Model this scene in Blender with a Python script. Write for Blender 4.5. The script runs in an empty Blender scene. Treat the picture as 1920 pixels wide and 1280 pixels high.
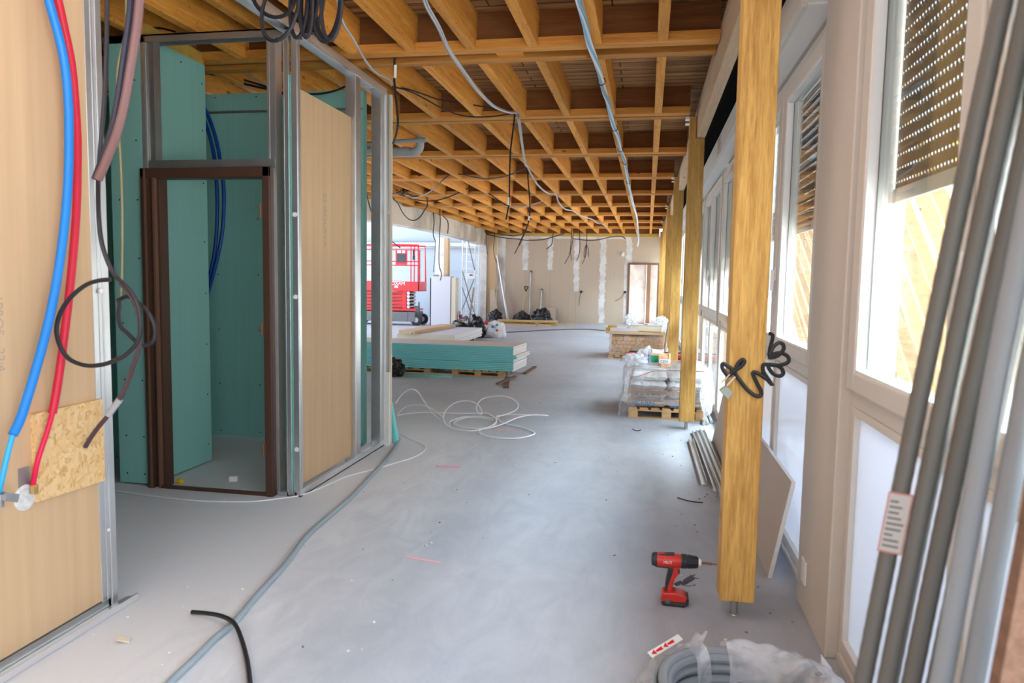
import bpy, bmesh, math, random
from mathutils import Vector, Matrix, noise
random.seed(7)
C = bpy.context.scene.collection
scene = bpy.context.scene
PI = math.pi

# ------------------------------------------------------------------ camera, sky, lights, exposure
cam_d = bpy.data.cameras.new('camera')
cam = bpy.data.objects.new('camera', cam_d); C.objects.link(cam); scene.camera = cam
cam_d.sensor_width = 36.0
cam_d.lens = 1356.7 / 1920 * 36.0
cam_d.clip_start = 0.05; cam_d.clip_end = 300
def camera_axes(yaw, pitch, roll):
    cy, sy, cp, sp = math.cos(yaw), math.sin(yaw), math.cos(pitch), math.sin(pitch)
    fw = Vector((sy*cp, cy*cp, sp)); r = Vector((cy, -sy, 0)); u = r.cross(fw)
    c, s = math.cos(roll), math.sin(roll)
    return c*r + s*u, c*u - s*r, fw
ax_r, ax_u, ax_f = camera_axes(-.18317, -.08554, .0173)
M = Matrix((ax_r, ax_u, -ax_f)).transposed().to_4x4()
M.translation = Vector((0, 0, 1.5))
cam.matrix_world = M
cam_d.dof.use_dof = True; cam_d.dof.focus_distance = 6.5; cam_d.dof.aperture_fstop = 3.2

world = bpy.data.worlds.new('sky'); scene.world = world; world.use_nodes = True
wn = world.node_tree.nodes; wl = world.node_tree.links; wn.clear()
wo = wn.new('ShaderNodeOutputWorld'); wb = wn.new('ShaderNodeBackground')
wb.inputs[0].default_value = (0.80, 0.89, 1.0, 1); wb.inputs[1].default_value = 1.7
wl.new(wb.outputs[0], wo.inputs[0])

def area(name, loc, rot, sx, sy, power, color=(1, 1, 1)):
    d = bpy.data.lights.new(name, 'AREA'); d.shape = 'RECTANGLE'; d.size = sx; d.size_y = sy
    d.energy = power; d.color = color
    o = bpy.data.objects.new(name, d); C.objects.link(o); o.location = loc; o.rotation_euler = rot
    return o
# high sun from behind the building: it strikes the paving outside, never the screed
sd = bpy.data.lights.new('sun', 'SUN'); sd.energy = 21.0; sd.angle = math.radians(1.5); sd.color = (1.0, .97, .92)
so = bpy.data.objects.new('sun', sd); C.objects.link(so)
so.rotation_euler = Vector((.40, -.12, -.91)).to_track_quat('-Z', 'Y').to_euler()
# area lamps for window and court daylight, plus added fills behind and overhead
area('daylight_windows', (3.4, 12.0, 4.4), (0, PI/2*0.58, 0), 1.6, 28.0, 1600, (.86, .93, 1.0))
area('daylight_near_windows', (2.25, 6.2, 2.78), (0, PI/2*0.88, 0), .85, 7.6, 200, (.92, .96, 1.0))
area('fill_rear_high', (-0.8, -3.0, 2.85), (PI/2*.68, 0, 0), 3.2, .9, 35, (.93, .96, 1.0))  # added fill from an invented high opening behind the viewpoint
area('fill_near_floor', (-0.75, 2.4, 3.10), (0, 0, 0), 1.6, 2.4, 12, (.95, .97, 1.0))  # added fill under the ceiling to even out the near floor
area('fill_rear_side', (2.6, -1.3, 2.0), (0, PI/2*0.95, 0), 2.4, 3.6, 5, (1.0, .98, .95))  # added weak fill from invented side openings behind the viewpoint
area('daylight_court', (-11.5, 17.0, 2.6), (0, -PI/2*1.0, 0), 4.5, 14.0, 90, (.92, .96, 1.0))

vs = scene.view_settings
vs.view_transform = 'Standard'; vs.look = 'None'; vs.gamma = 1.0; vs.use_curve_mapping = False
vs.exposure = 0.98
scene.display_settings.display_device = 'sRGB'
cy = scene.cycles
cy.max_bounces = 10; cy.diffuse_bounces = 6; cy.glossy_bounces = 4; cy.transmission_bounces = 6
cy.transparent_max_bounces = 16; cy.use_denoising = True; cy.sample_clamp_indirect = 6.0
cy.caustics_reflective = False; cy.caustics_refractive = False

# ------------------------------------------------------------------ helpers
def tag(o, label=None, cat=None, group=None, kind=None):
    if label: o['label'] = label
    if cat: o['category'] = cat
    if group: o['group'] = group
    if kind: o['kind'] = kind
    return o
def thing(name, label, cat, loc=(0, 0, 0), group=None, kind='thing'):
    o = bpy.data.objects.new(name, None); C.objects.link(o); o.location = loc
    o.empty_display_size = .1
    return tag(o, label, cat, group, kind)
def wloc(o):
    v = Vector((0, 0, 0))
    while o is not None:
        v += o.location; o = o.parent
    return v
def smooth_path(pts, per=4, closed=False):
    P = [Vector(p) for p in pts]; n = len(P)
    if n < 3: return P
    out = []
    rng = range(n if closed else n-1)
    for i in rng:
        if closed: a, b, c, d = P[i-1], P[i], P[(i+1) % n], P[(i+2) % n]
        else: a, b, c, d = P[max(i-1, 0)], P[i], P[i+1], P[min(i+2, n-1)]
        for k in range(per):
            t = k/per
            out.append(.5*((2*b) + (c-a)*t + (2*a-5*b+4*c-d)*t*t + (3*b-a-3*c+d)*t**3))
    if not closed: out.append(P[-1])
    return out

class MB:
    def __init__(s): s.v = []; s.f = []; s.m = []
    def face(s, pts, m=0):
        b = len(s.v); s.v += [Vector(p) for p in pts]; s.f.append(list(range(b, b+len(pts)))); s.m.append(m)
    def hexa(s, p, m=0, mats=None):       # p: 4 bottom ccw + 4 top
        b = len(s.v); s.v += [Vector(q) for q in p]
        fs = [(3, 2, 1, 0), (4, 5, 6, 7), (0, 1, 5, 4), (1, 2, 6, 5), (2, 3, 7, 6), (3, 0, 4, 7)]  # bottom top -y +x +y -x
        for i, f in enumerate(fs):
            s.f.append([b+k for k in f]); s.m.append(mats[i] if mats else m)
        return s
    def box(s, x0, x1, y0, y1, z0, z1, m=0, mats=None):
        x0, x1 = min(x0, x1), max(x0, x1); y0, y1 = min(y0, y1), max(y0, y1); z0, z1 = min(z0, z1), max(z0, z1)
        return s.hexa([(x0, y0, z0), (x1, y0, z0), (x1, y1, z0), (x0, y1, z0), (x0, y0, z1), (x1, y0, z1), (x1, y1, z1), (x0, y1, z1)], m, mats)
    def rbox(s, c, size, rz=0, rx=0, ry=0, m=0, mats=None):
        R = Matrix.Rotation(rz, 3, 'Z') @ Matrix.Rotation(ry, 3, 'Y') @ Matrix.Rotation(rx, 3, 'X')
        hx, hy, hz = [q/2 for q in size]; c = Vector(c)
        return s.hexa([c + R @ Vector(q) for q in ((-hx, -hy, -hz), (hx, -hy, -hz), (hx, hy, -hz), (-hx, hy, -hz), (-hx, -hy, hz), (hx, -hy, hz), (hx, hy, hz), (-hx, hy, hz))], m, mats)
    def bar(s, a, b, w, h, up=(0, 0, 1), m=0):   # oriented bar from a to b, w sideways, h along up
        a, b = Vector(a), Vector(b); d = (b-a).normalized(); up = Vector(up)
        if abs(d.dot(up)) > .98: up = Vector((0, 1, 0))
        sd = d.cross(up).normalized(); u = sd.cross(d).normalized()
        q = [(-w/2, -h/2), (w/2, -h/2), (w/2, h/2), (-w/2, h/2)]
        A = [a+sd*x+u*y for x, y in q]; B = [b+sd*x+u*y for x, y in q]
        k = len(s.v); s.v += A+B
        for f in ((0, 1, 2, 3), (7, 6, 5, 4), (0, 4, 5, 1), (1, 5, 6, 2), (2, 6, 7, 3), (3, 7, 4, 0)):
            s.f.append([k+i for i in f]); s.m.append(m)
        return s
    def tube(s, path, r, n=8, closed=False, m=0, caps=True):
        P = [Vector(p) for p in path]; L = len(P)
        rr = r if isinstance(r, (list, tuple)) else [r]*L
        b = len(s.v); u = None
        for i in range(L):
            if closed: d = P[(i+1) % L]-P[i-1]
            else: d = P[min(i+1, L-1)]-P[max(i-1, 0)]
            if d.length < 1e-9: d = Vector((0, 0, 1))
            d.normalize()
            if u is None:
                u = d.orthogonal().normalized()
            else:
                u = (u - d*u.dot(d))
                u = u.normalized() if u.length > 1e-6 else d.orthogonal().normalized()
            w = d.cross(u)
            for k in range(n):
                a = 2*PI*k/n
                s.v.append(P[i] + (u*math.cos(a) + w*math.sin(a))*rr[i])
        for i in range(L if closed else L-1):
            j = (i+1) % L
            for k in range(n):
                s.f.append([b+i*n+k, b+i*n+(k+1) % n, b+j*n+(k+1) % n, b+j*n+k]); s.m.append(m)
        if caps and not closed:
            s.f.append([b+k for k in reversed(range(n))]); s.m.append(m)
            s.f.append([b+(L-1)*n+k for k in range(n)]); s.m.append(m)
        return s
    def lathe(s, prof, c=(0, 0, 0), axis='Z', n=20, m=0):   # prof: (radius, along)
        c = Vector(c); b = len(s.v)
        for r, z in prof:
            for k in range(n):
                a = 2*PI*k/n; x, y = r*math.cos(a), r*math.sin(a)
                s.v.append(c + (Vector((x, y, z)) if axis == 'Z' else Vector((z, x, y)) if axis == 'X' else Vector((y, z, x))))
        for i in range(len(prof)-1):
            for k in range(n):
                s.f.append([b+i*n+k, b+i*n+(k+1) % n, b+(i+1)*n+(k+1) % n, b+(i+1)*n+k]); s.m.append(m)
        s.f.append([b+k for k in reversed(range(n))]); s.m.append(m)
        s.f.append([b+(len(prof)-1)*n+k for k in range(n)]); s.m.append(m)
        return s
    def prism(s, poly, ext, m=0, side=None):
        P = [Vector(p) for p in poly]; e = Vector(ext); n = len(P); b = len(s.v)
        s.v += P + [p+e for p in P]
        s.f.append(list(reversed(range(b, b+n)))); s.m.append(m)
        s.f.append(list(range(b+n, b+2*n))); s.m.append(m)
        for k in range(n):
            s.f.append([b+k, b+(k+1) % n, b+n+(k+1) % n, b+n+k]); s.m.append(m if side is None else side)
        return s
    def grid(s, fn, nu, nv, m=0):
        b = len(s.v)
        for i in range(nu+1):
            for j in range(nv+1): s.v.append(Vector(fn(i/nu, j/nv)))
        for i in range(nu):
            for j in range(nv):
                a = b+i*(nv+1)+j
                s.f.append([a, a+nv+1, a+nv+2, a+1]); s.m.append(m)
        return s
    def build(s, name, mat, parent=None, smooth=False, bevel=0, solid=0, sub=0):
        me = bpy.data.meshes.new(name)
        if parent is None:
            xs = [v.x for v in s.v]; ys = [v.y for v in s.v]; zs = [v.z for v in s.v]
            org = Vector(((min(xs)+max(xs))/2, (min(ys)+max(ys))/2, min(zs)))
        else: org = wloc(parent)
        me.from_pydata([tuple(v-org) for v in s.v], [], s.f)
        mats = mat if isinstance(mat, (list, tuple)) else [mat]
        for q in mats: me.materials.append(q)
        me.polygons.foreach_set('material_index', s.m)
        me.update(); me.validate()
        bm = bmesh.new(); bm.from_mesh(me); bmesh.ops.recalc_face_normals(bm, faces=bm.faces[:]); bm.to_mesh(me); bm.free()
        if smooth:
            me.polygons.foreach_set('use_smooth', [True]*len(me.polygons))
            try: me.set_sharp_from_angle(angle=math.radians(40))
            except Exception: pass
        o = bpy.data.objects.new(name, me); C.objects.link(o)
        if parent is None: o.location = org
        else: o.parent = parent
        if solid:
            q = o.modifiers.new('solid', 'SOLIDIFY'); q.thickness = solid; q.offset = 0
        if bevel:
            q = o.modifiers.new('bevel', 'BEVEL'); q.width = bevel; q.segments = 2; q.limit_method = 'ANGLE'; q.angle_limit = .6
        if sub:
            q = o.modifiers.new('sub', 'SUBSURF'); q.levels = sub; q.render_levels = sub
        return o
def copy_tree(o, loc=None, parent=None):
    c = o.copy(); C.objects.link(c)
    if parent is not None: c.parent = parent
    if loc is not None: c.location = loc
    for ch in list(o.children): copy_tree(ch, None, c)
    return c
def text(name, body, size, mat, origin, right, up, parent=None, align='LEFT', depth=.0006):
    cu = bpy.data.curves.new(name, 'FONT'); cu.body = body; cu.size = size; cu.align_x = align; cu.extrude = depth
    tmp = bpy.data.objects.new(name+'_src', cu); C.objects.link(tmp)
    bpy.context.view_layer.update()
    me = bpy.data.meshes.new_from_object(tmp.evaluated_get(bpy.context.evaluated_depsgraph_get()))
    bpy.data.objects.remove(tmp)
    r = Vector(right).normalized(); u = Vector(up).normalized(); n = r.cross(u)
    R = Matrix((r, u, n)).transposed()
    org = Vector(origin) - (wloc(parent) if parent else Vector((0, 0, 0)))
    for v in me.vertices: v.co = R @ v.co + org
    me.materials.clear(); me.materials.append(mat)
    o = bpy.data.objects.new(name, me); C.objects.link(o); o.parent = parent
    return o
ORD = ['first', 'second', 'third', 'fourth', 'fifth', 'sixth', 'seventh', 'eighth', 'ninth', 'tenth', 'eleventh', 'twelfth', 'thirteenth', 'fourteenth', 'fifteenth', 'sixteenth', 'seventeenth']

# ------------------------------------------------------------------ materials
def newmat(name):
    m = bpy.data.materials.new(name); m.use_nodes = True
    nt = m.node_tree; return m, nt, nt.nodes['Principled BSDF']
def plain(name, col, rough=.6, metal=0, noise_amt=0, scale=8, bump=0, spec=.4, coat=0):
    m, nt, p = newmat(name)
    p.inputs['Base Color'].default_value = (*col, 1); p.inputs['Roughness'].default_value = rough
    p.inputs['Metallic'].default_value = metal; p.inputs['Specular IOR Level'].default_value = spec
    if coat: p.inputs['Coat Weight'].default_value = coat
    if noise_amt or bump:
        tc = nt.nodes.new('ShaderNodeTexCoord'); nz = nt.nodes.new('ShaderNodeTexNoise')
        nz.inputs['Scale'].default_value = scale; nz.inputs['Detail'].default_value = 6
        nt.links.new(tc.outputs['Object'], nz.inputs['Vector'])
        if noise_amt:
            rp = nt.nodes.new('ShaderNodeValToRGB')
            a = noise_amt
            rp.color_ramp.elements[0].color = (*[c*(1-a) for c in col], 1); rp.color_ramp.elements[0].position = .3
            rp.color_ramp.elements[1].color = (*[min(1, c*(1+a)) for c in col], 1); rp.color_ramp.elements[1].position = .7
            nt.links.new(nz.outputs['Fac'], rp.inputs[0]); nt.links.new(rp.outputs[0], p.inputs['Base Color'])
        if bump:
            bp = nt.nodes.new('ShaderNodeBump'); bp.inputs['Strength'].default_value = bump; bp.inputs['Distance'].default_value = .01
            nt.links.new(nz.outputs['Fac'], bp.inputs['Height']); nt.links.new(bp.outputs[0], p.inputs['Normal'])
    return m
def wood(name, dark, light, axis='Y', grain=14, rough=.65, knots=True, marks=False):
    m, nt, p = newmat(name); N, L = nt.nodes, nt.links
    tc = N.new('ShaderNodeTexCoord'); oi = N.new('ShaderNodeObjectInfo')
    add = N.new('ShaderNodeVectorMath'); add.operation = 'ADD'
    mul = N.new('ShaderNodeVectorMath'); mul.operation = 'SCALE'; mul.inputs[0].default_value = (7.3, 5.1, 9.7)
    L.new(oi.outputs['Random'], mul.inputs['Scale']); L.new(tc.outputs['Object'], add.inputs[0]); L.new(mul.outputs[0], add.inputs[1])
    mp = N.new('ShaderNodeMapping')
    sc = {'X': (.06, 1, 1), 'Y': (1, .06, 1), 'Z': (1, 1, .06)}[axis]
    mp.inputs['Scale'].default_value = [q*grain for q in sc]
    L.new(add.outputs[0], mp.inputs['Vector'])
    n1 = N.new('ShaderNodeTexNoise'); n1.inputs['Scale'].default_value = 1.6; n1.inputs['Detail'].default_value = 7; n1.inputs['Roughness'].default_value = .6; n1.inputs['Distortion'].default_value = .6
    L.new(mp.outputs[0], n1.inputs['Vector'])
    wv = N.new('ShaderNodeTexNoise'); wv.inputs['Scale'].default_value = 9; wv.inputs['Detail'].default_value = 2
    L.new(mp.outputs[0], wv.inputs['Vector'])
    mx = N.new('ShaderNodeMath'); mx.operation = 'MULTIPLY_ADD'; mx.inputs[1].default_value = .35
    L.new(wv.outputs['Fac'], mx.inputs[0])
    m2 = N.new('ShaderNodeMath'); m2.operation = 'MULTIPLY'; m2.inputs[1].default_value = .65
    L.new(n1.outputs['Fac'], m2.inputs[0]); L.new(m2.outputs[0], mx.inputs[2])
    rp = N.new('ShaderNodeValToRGB'); rp.color_ramp.elements[0].position = .32; rp.color_ramp.elements[1].position = .66
    rp.color_ramp.elements[0].color = (*dark, 1); rp.color_ramp.elements[1].color = (*light, 1)
    L.new(mx.outputs[0], rp.inputs[0])
    last = rp.outputs[0]
    hv = N.new('ShaderNodeHueSaturation')
    mr = N.new('ShaderNodeMapRange'); mr.inputs['To Min'].default_value = .82; mr.inputs['To Max'].default_value = 1.15
    L.new(oi.outputs['Random'], mr.inputs['Value']); L.new(mr.outputs[0], hv.inputs['Value']); L.new(last, hv.inputs['Color'])
    last = hv.outputs[0]
    if knots:
        km = N.new('ShaderNodeMapping'); ks = {'X': (.45, 1, 1), 'Y': (1, .45, 1), 'Z': (1, 1, .45)}[axis]
        km.inputs['Scale'].default_value = [q*5 for q in ks]; L.new(add.outputs[0], km.inputs['Vector'])
        vo = N.new('ShaderNodeTexVoronoi'); vo.inputs['Scale'].default_value = 1.0; L.new(km.outputs[0], vo.inputs['Vector'])
        kr = N.new('ShaderNodeValToRGB'); kr.color_ramp.elements[0].position = .06; kr.color_ramp.elements[1].position = .11
        kr.color_ramp.elements[0].color = (.35, .30, .25, 1); kr.color_ramp.elements[1].color = (1, 1, 1, 1)
        L.new(vo.outputs['Distance'], kr.inputs[0])
        mm = N.new('ShaderNodeMix'); mm.data_type = 'RGBA'; mm.blend_type = 'MULTIPLY'; mm.inputs[0].default_value = 1
        L.new(last, mm.inputs[6]); L.new(kr.outputs[0], mm.inputs[7]); last = mm.outputs[2]
    if marks:
        vm = N.new('ShaderNodeTexVoronoi'); vm.inputs['Scale'].default_value = 1; mk = N.new('ShaderNodeMapping'); mk.inputs['Scale'].default_value = (16, 30, 16)
        L.new(add.outputs[0], mk.inputs['Vector']); L.new(mk.outputs[0], vm.inputs['Vector'])
        mr2 = N.new('ShaderNodeValToRGB'); mr2.color_ramp.elements[0].position = .10; mr2.color_ramp.elements[1].position = .17
        mr2.color_ramp.elements[0].color = (.22, .18, .15, 1); mr2.color_ramp.elements[1].color = (1, 1, 1, 1)
        L.new(vm.outputs['Distance'], mr2.inputs[0])
        m4 = N.new('ShaderNodeMix'); m4.data_type = 'RGBA'; m4.blend_type = 'MULTIPLY'; m4.inputs[0].default_value = .8
        L.new(last, m4.inputs[6]); L.new(mr2.outputs[0], m4.inputs[7]); last = m4.outputs[2]
    L.new(last, p.inputs['Base Color'])
    p.inputs['Roughness'].default_value = rough; p.inputs['Specular IOR Level'].default_value = .3
    bp = N.new('ShaderNodeBump'); bp.inputs['Strength'].default_value = .15; bp.inputs['Distance'].default_value = .004
    L.new(mx.outputs[0], bp.inputs['Height']); L.new(bp.outputs[0], p.inputs['Normal'])
    return m
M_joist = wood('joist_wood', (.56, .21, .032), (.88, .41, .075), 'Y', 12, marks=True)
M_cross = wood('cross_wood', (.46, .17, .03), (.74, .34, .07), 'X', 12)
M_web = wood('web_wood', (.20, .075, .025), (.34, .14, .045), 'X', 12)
M_post = wood('post_wood', (.36, .175, .035), (.70, .43, .13), 'Z', 26)
M_pale = wood('pale_timber', (.62, .42, .25), (.78, .58, .38), 'Y', 14)
M_palex = wood('pale_timber_x', (.62, .42, .24), (.80, .60, .36), 'X', 14)
M_yellow = wood('yellow_timber', (.60, .36, .06), (.76, .50, .12), 'X', 14)
M_pallet = wood('pallet_wood', (.50, .30, .13), (.68, .44, .21), 'X', 16)
M_offcut = wood('old_board', (.13, .07, .045), (.26, .15, .10), 'Y', 20)
M_block = wood('sawn_block', (.50, .29, .14), (.66, .42, .22), 'Y', 22, knots=False)
M_out = wood('formwork_plank', (.27, .17, .095), (.40, .285, .17), 'Y', 12)
M_stick = wood('stick_wood', (.28, .17, .10), (.42, .27, .17), 'Z', 20, knots=False)

def deck_material():
    m, nt, p = newmat('roof_planks'); N, L = nt.nodes, nt.links
    tc = N.new('ShaderNodeTexCoord'); mp = N.new('ShaderNodeMapping'); mp.inputs['Scale'].default_value = (.5, 9, 1)
    L.new(tc.outputs['Object'], mp.inputs['Vector'])
    n = N.new('ShaderNodeTexNoise'); n.inputs['Scale'].default_value = 2.2; n.inputs['Detail'].default_value = 8
    L.new(mp.outputs[0], n.inputs['Vector'])
    rp = N.new('ShaderNodeValToRGB'); rp.color_ramp.elements[0].position = .3; rp.color_ramp.elements[1].position = .7
    rp.color_ramp.elements[0].color = (.20, .085, .03, 1); rp.color_ramp.elements[1].color = (.60, .33, .13, 1)
    L.new(n.outputs['Fac'], rp.inputs[0])
    br = N.new('ShaderNodeTexBrick'); br.inputs['Scale'].default_value = 1; br.inputs['Brick Width'].default_value = 1.7; br.inputs['Row Height'].default_value = .12
    br.inputs['Mortar Size'].default_value = .006; br.inputs['Color1'].default_value = (1, 1, 1, 1); br.inputs['Color2'].default_value = (.7, .7, .7, 1); br.inputs['Mortar'].default_value = (.12, .1, .08, 1)
    L.new(tc.outputs['Object'], br.inputs['Vector'])
    mm = N.new('ShaderNodeMix'); mm.data_type = 'RGBA'; mm.blend_type = 'MULTIPLY'; mm.inputs[0].default_value = 1
    L.new(rp.outputs[0], mm.inputs[6]); L.new(br.outputs[0], mm.inputs[7]); L.new(mm.outputs[2], p.inputs['Base Color'])
    p.inputs['Roughness'].default_value = .8
    return m
M_deck = deck_material()

FLOOR_EDGE = 6.6 - 1.62 + .55      # dusty band beside the partitions, paled further against weak light, in floor coordinates
def floor_material():
    m, nt, p = newmat('dusty_screed'); N, L = nt.nodes, nt.links
    tc = N.new('ShaderNodeTexCoord')
    n1 = N.new('ShaderNodeTexNoise'); n1.inputs['Scale'].default_value = .55; n1.inputs['Detail'].default_value = 5; n1.inputs['Roughness'].default_value = .6
    n2 = N.new('ShaderNodeTexNoise'); n2.inputs['Scale'].default_value = 4.5; n2.inputs['Detail'].default_value = 8; n2.inputs['Roughness'].default_value = .65; n2.inputs['Distortion'].default_value = 1.2
    mp = N.new('ShaderNodeMapping'); mp.inputs['Scale'].default_value = (1, .45, 1); mp.inputs['Rotation'].default_value = (0, 0, .5)
    n3 = N.new('ShaderNodeTexNoise'); n3.inputs['Scale'].default_value = 90; n3.inputs['Detail'].default_value = 3
    L.new(tc.outputs['Object'], n1.inputs['Vector']); L.new(tc.outputs['Object'], mp.inputs['Vector']); L.new(mp.outputs[0], n2.inputs['Vector']); L.new(tc.outputs['Object'], n3.inputs['Vector'])
    r1 = N.new('ShaderNodeValToRGB'); r1.color_ramp.elements[0].position = .36; r1.color_ramp.elements[1].position = .64
    r1.color_ramp.elements[0].color = (.37, .405, .47, 1); r1.color_ramp.elements[1].color = (.47, .495, .55, 1)
    L.new(n1.outputs['Fac'], r1.inputs[0])
    r2 = N.new('ShaderNodeValToRGB'); r2.color_ramp.elements[0].position = .3; r2.color_ramp.elements[1].position = .75
    r2.color_ramp.elements[0].color = (.86, .87, .89, 1); r2.color_ramp.elements[1].color = (1.08, 1.07, 1.05, 1)
    L.new(n2.outputs['Fac'], r2.inputs[0])
    mm = N.new('ShaderNodeMix'); mm.data_type = 'RGBA'; mm.blend_type = 'MULTIPLY'; mm.inputs[0].default_value = 1
    L.new(r1.outputs[0], mm.inputs[6]); L.new(r2.outputs[0], mm.inputs[7])
    sx = N.new('ShaderNodeSeparateXYZ'); L.new(tc.outputs['Object'], sx.inputs[0])
    nd = N.new('ShaderNodeMath'); nd.operation = 'MULTIPLY_ADD'; nd.inputs[1].default_value = 1.1; L.new(n2.outputs['Fac'], nd.inputs[0]); L.new(sx.outputs['X'], nd.inputs[2])
    dm = N.new('ShaderNodeMapRange'); dm.inputs['From Min'].default_value = FLOOR_EDGE-.25; dm.inputs['From Max'].default_value = FLOOR_EDGE+.5; dm.inputs['To Min'].default_value = .9; dm.inputs['To Max'].default_value = 0
    L.new(nd.outputs[0], dm.inputs['Value'])
    dy = N.new('ShaderNodeMapRange'); dy.inputs['From Min'].default_value = 6.5-12.5; dy.inputs['From Max'].default_value = 8.5-12.5; dy.inputs['To Min'].default_value = 1; dy.inputs['To Max'].default_value = .15
    L.new(sx.outputs['Y'], dy.inputs['Value']); dmy = N.new('ShaderNodeMath'); dmy.operation = 'MULTIPLY'; L.new(dm.outputs[0], dmy.inputs[0]); L.new(dy.outputs[0], dmy.inputs[1])
    md = N.new('ShaderNodeMix'); md.data_type = 'RGBA'; L.new(dmy.outputs[0], md.inputs[0]); L.new(mm.outputs[2], md.inputs[6]); md.inputs[7].default_value = (.74, .77, .82, 1)
    L.new(md.outputs[2], p.inputs['Base Color'])
    p.inputs['Roughness'].default_value = .62; p.inputs['Specular IOR Level'].default_value = .35
    bp = N.new('ShaderNodeBump'); bp.inputs['Strength'].default_value = .25; bp.inputs['Distance'].default_value = .004
    L.new(n3.outputs['Fac'], bp.inputs['Height']); L.new(bp.outputs[0], p.inputs['Normal'])
    return m
M_floor = floor_material()

def osb_material():
    m, nt, p = newmat('osb'); N, L = nt.nodes, nt.links
    tc = N.new('ShaderNodeTexCoord'); cols = []
    for k, (ang, s) in enumerate(((.5, 22), (-.7, 26), (1.5, 20))):
        mp = N.new('ShaderNodeMapping'); mp.vector_type = 'TEXTURE'; mp.inputs['Rotation'].default_value = (ang, 0, 0); mp.inputs['Scale'].default_value = (1, 3.2, 1); mp.inputs['Location'].default_value = (0, k*.37, k*.21)
        L.new(tc.outputs['Object'], mp.inputs['Vector'])
        vo = N.new('ShaderNodeTexVoronoi'); vo.inputs['Scale'].default_value = s*3.4; L.new(mp.outputs[0], vo.inputs['Vector'])
        sp = N.new('ShaderNodeSeparateColor'); L.new(vo.outputs['Color'], sp.inputs[0]); cols.append(sp)
    sel = N.new('ShaderNodeMath'); sel.operation = 'GREATER_THAN'; sel.inputs[1].default_value = .5; L.new(cols[0].outputs[1], sel.inputs[0])
    m1 = N.new('ShaderNodeMix'); L.new(sel.outputs[0], m1.inputs[0]); L.new(cols[0].outputs[0], m1.inputs[2]); L.new(cols[1].outputs[0], m1.inputs[3])
    sel2 = N.new('ShaderNodeMath'); sel2.operation = 'GREATER_THAN'; sel2.inputs[1].default_value = .62; L.new(cols[2].outputs[1], sel2.inputs[0])
    m2 = N.new('ShaderNodeMix'); L.new(sel2.outputs[0], m2.inputs[0]); L.new(m1.outputs[0], m2.inputs[2]); L.new(cols[2].outputs[0], m2.inputs[3])
    rp = N.new('ShaderNodeValToRGB'); e = rp.color_ramp.elements
    e[0].position = 0; e[0].color = (.58, .34, .13, 1); e[1].position = 1; e[1].color = (.80, .58, .31, 1)
    e2 = e.new(.35); e2.color = (.74, .48, .21, 1)
    L.new(m2.outputs[0], rp.inputs[0]); L.new(rp.outputs[0], p.inputs['Base Color']); p.inputs['Roughness'].default_value = .6
    return m
M_osb = osb_material()

def concrete_material(name, a, b, scale=1.5):
    m, nt, p = newmat(name); N, L = nt.nodes, nt.links
    tc = N.new('ShaderNodeTexCoord'); n = N.new('ShaderNodeTexNoise'); n.inputs['Scale'].default_value = scale; n.inputs['Detail'].default_value = 8
    L.new(tc.outputs['Object'], n.inputs['Vector'])
    rp = N.new('ShaderNodeValToRGB'); rp.color_ramp.elements[0].position = .38; rp.color_ramp.elements[1].position = .58
    rp.color_ramp.elements[0].color = (*a, 1); rp.color_ramp.elements[1].color = (*b, 1)
    L.new(n.outputs['Fac'], rp.inputs[0]); L.new(rp.outputs[0], p.inputs['Base Color']); p.inputs['Roughness'].default_value = .85
    return m
M_conc = concrete_material('raw_concrete', (.42, .36, .30), (.68, .61, .53), 1.2)
M_plaster = concrete_material('patchy_plaster', (.62, .60, .58), (.80, .79, .78), 3)

def streak_board(name, col, amt=.06):
    m, nt, p = newmat(name); N, L = nt.nodes, nt.links
    tc = N.new('ShaderNodeTexCoord'); mp = N.new('ShaderNodeMapping'); mp.inputs['Scale'].default_value = (16, 16, .5)
    n = N.new('ShaderNodeTexNoise'); n.inputs['Scale'].default_value = 1.5; n.inputs['Detail'].default_value = 5
    L.new(tc.outputs['Object'], mp.inputs['Vector']); L.new(mp.outputs[0], n.inputs['Vector'])
    rp = N.new('ShaderNodeValToRGB'); rp.color_ramp.elements[0].position = .3; rp.color_ramp.elements[1].position = .7
    rp.color_ramp.elements[0].color = (*[c*(1-amt) for c in col], 1); rp.color_ramp.elements[1].color = (*[min(1, c*(1+amt)) for c in col], 1)
    L.new(n.outputs['Fac'], rp.inputs[0]); L.new(rp.outputs[0], p.inputs['Base Color']); p.inputs['Roughness'].default_value = .72; p.inputs['Specular IOR Level'].default_value = .25
    return m
M_beige = streak_board('beige_board', (.61, .425, .255))
M_tan = streak_board('tan_board', (.56, .46, .36), .03)
M_green = streak_board('teal_board', (.29, .62, .57), .03)
M_gedge = plain('teal_edge', (.22, .72, .76), .7)
M_gyps = plain('gypsum', (.82, .81, .80), .85, noise_amt=.04, scale=30)
M_gtop = plain('board_top', (.74, .71, .72), .75)
M_cream = plain('cream_edge', (.70, .63, .50), .8)
M_lilac = plain('pale_board_face', (.66, .66, .74), .75)
M_steel = plain('galvanised_steel', (.62, .64, .66), .34, .85, .06, 5)
M_steeld = plain('dull_steel', (.42, .43, .44), .4, .8, .08, 6)
M_alu = plain('bright_aluminium', (.80, .81, .83), .3, .8)
M_brown = plain('brown_metal', (.085, .042, .028), .42, 0, spec=.4)
M_brownl = plain('brown_metal_light', (.20, .105, .068), .45)
M_white = plain('white_plastic', (.80, .80, .79), .4)
M_pvc = plain('window_frame_plastic', (.66, .62, .57), .38)
M_pier = plain('painted_wall', (.60, .545, .485), .6, noise_amt=.03, scale=3)
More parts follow.
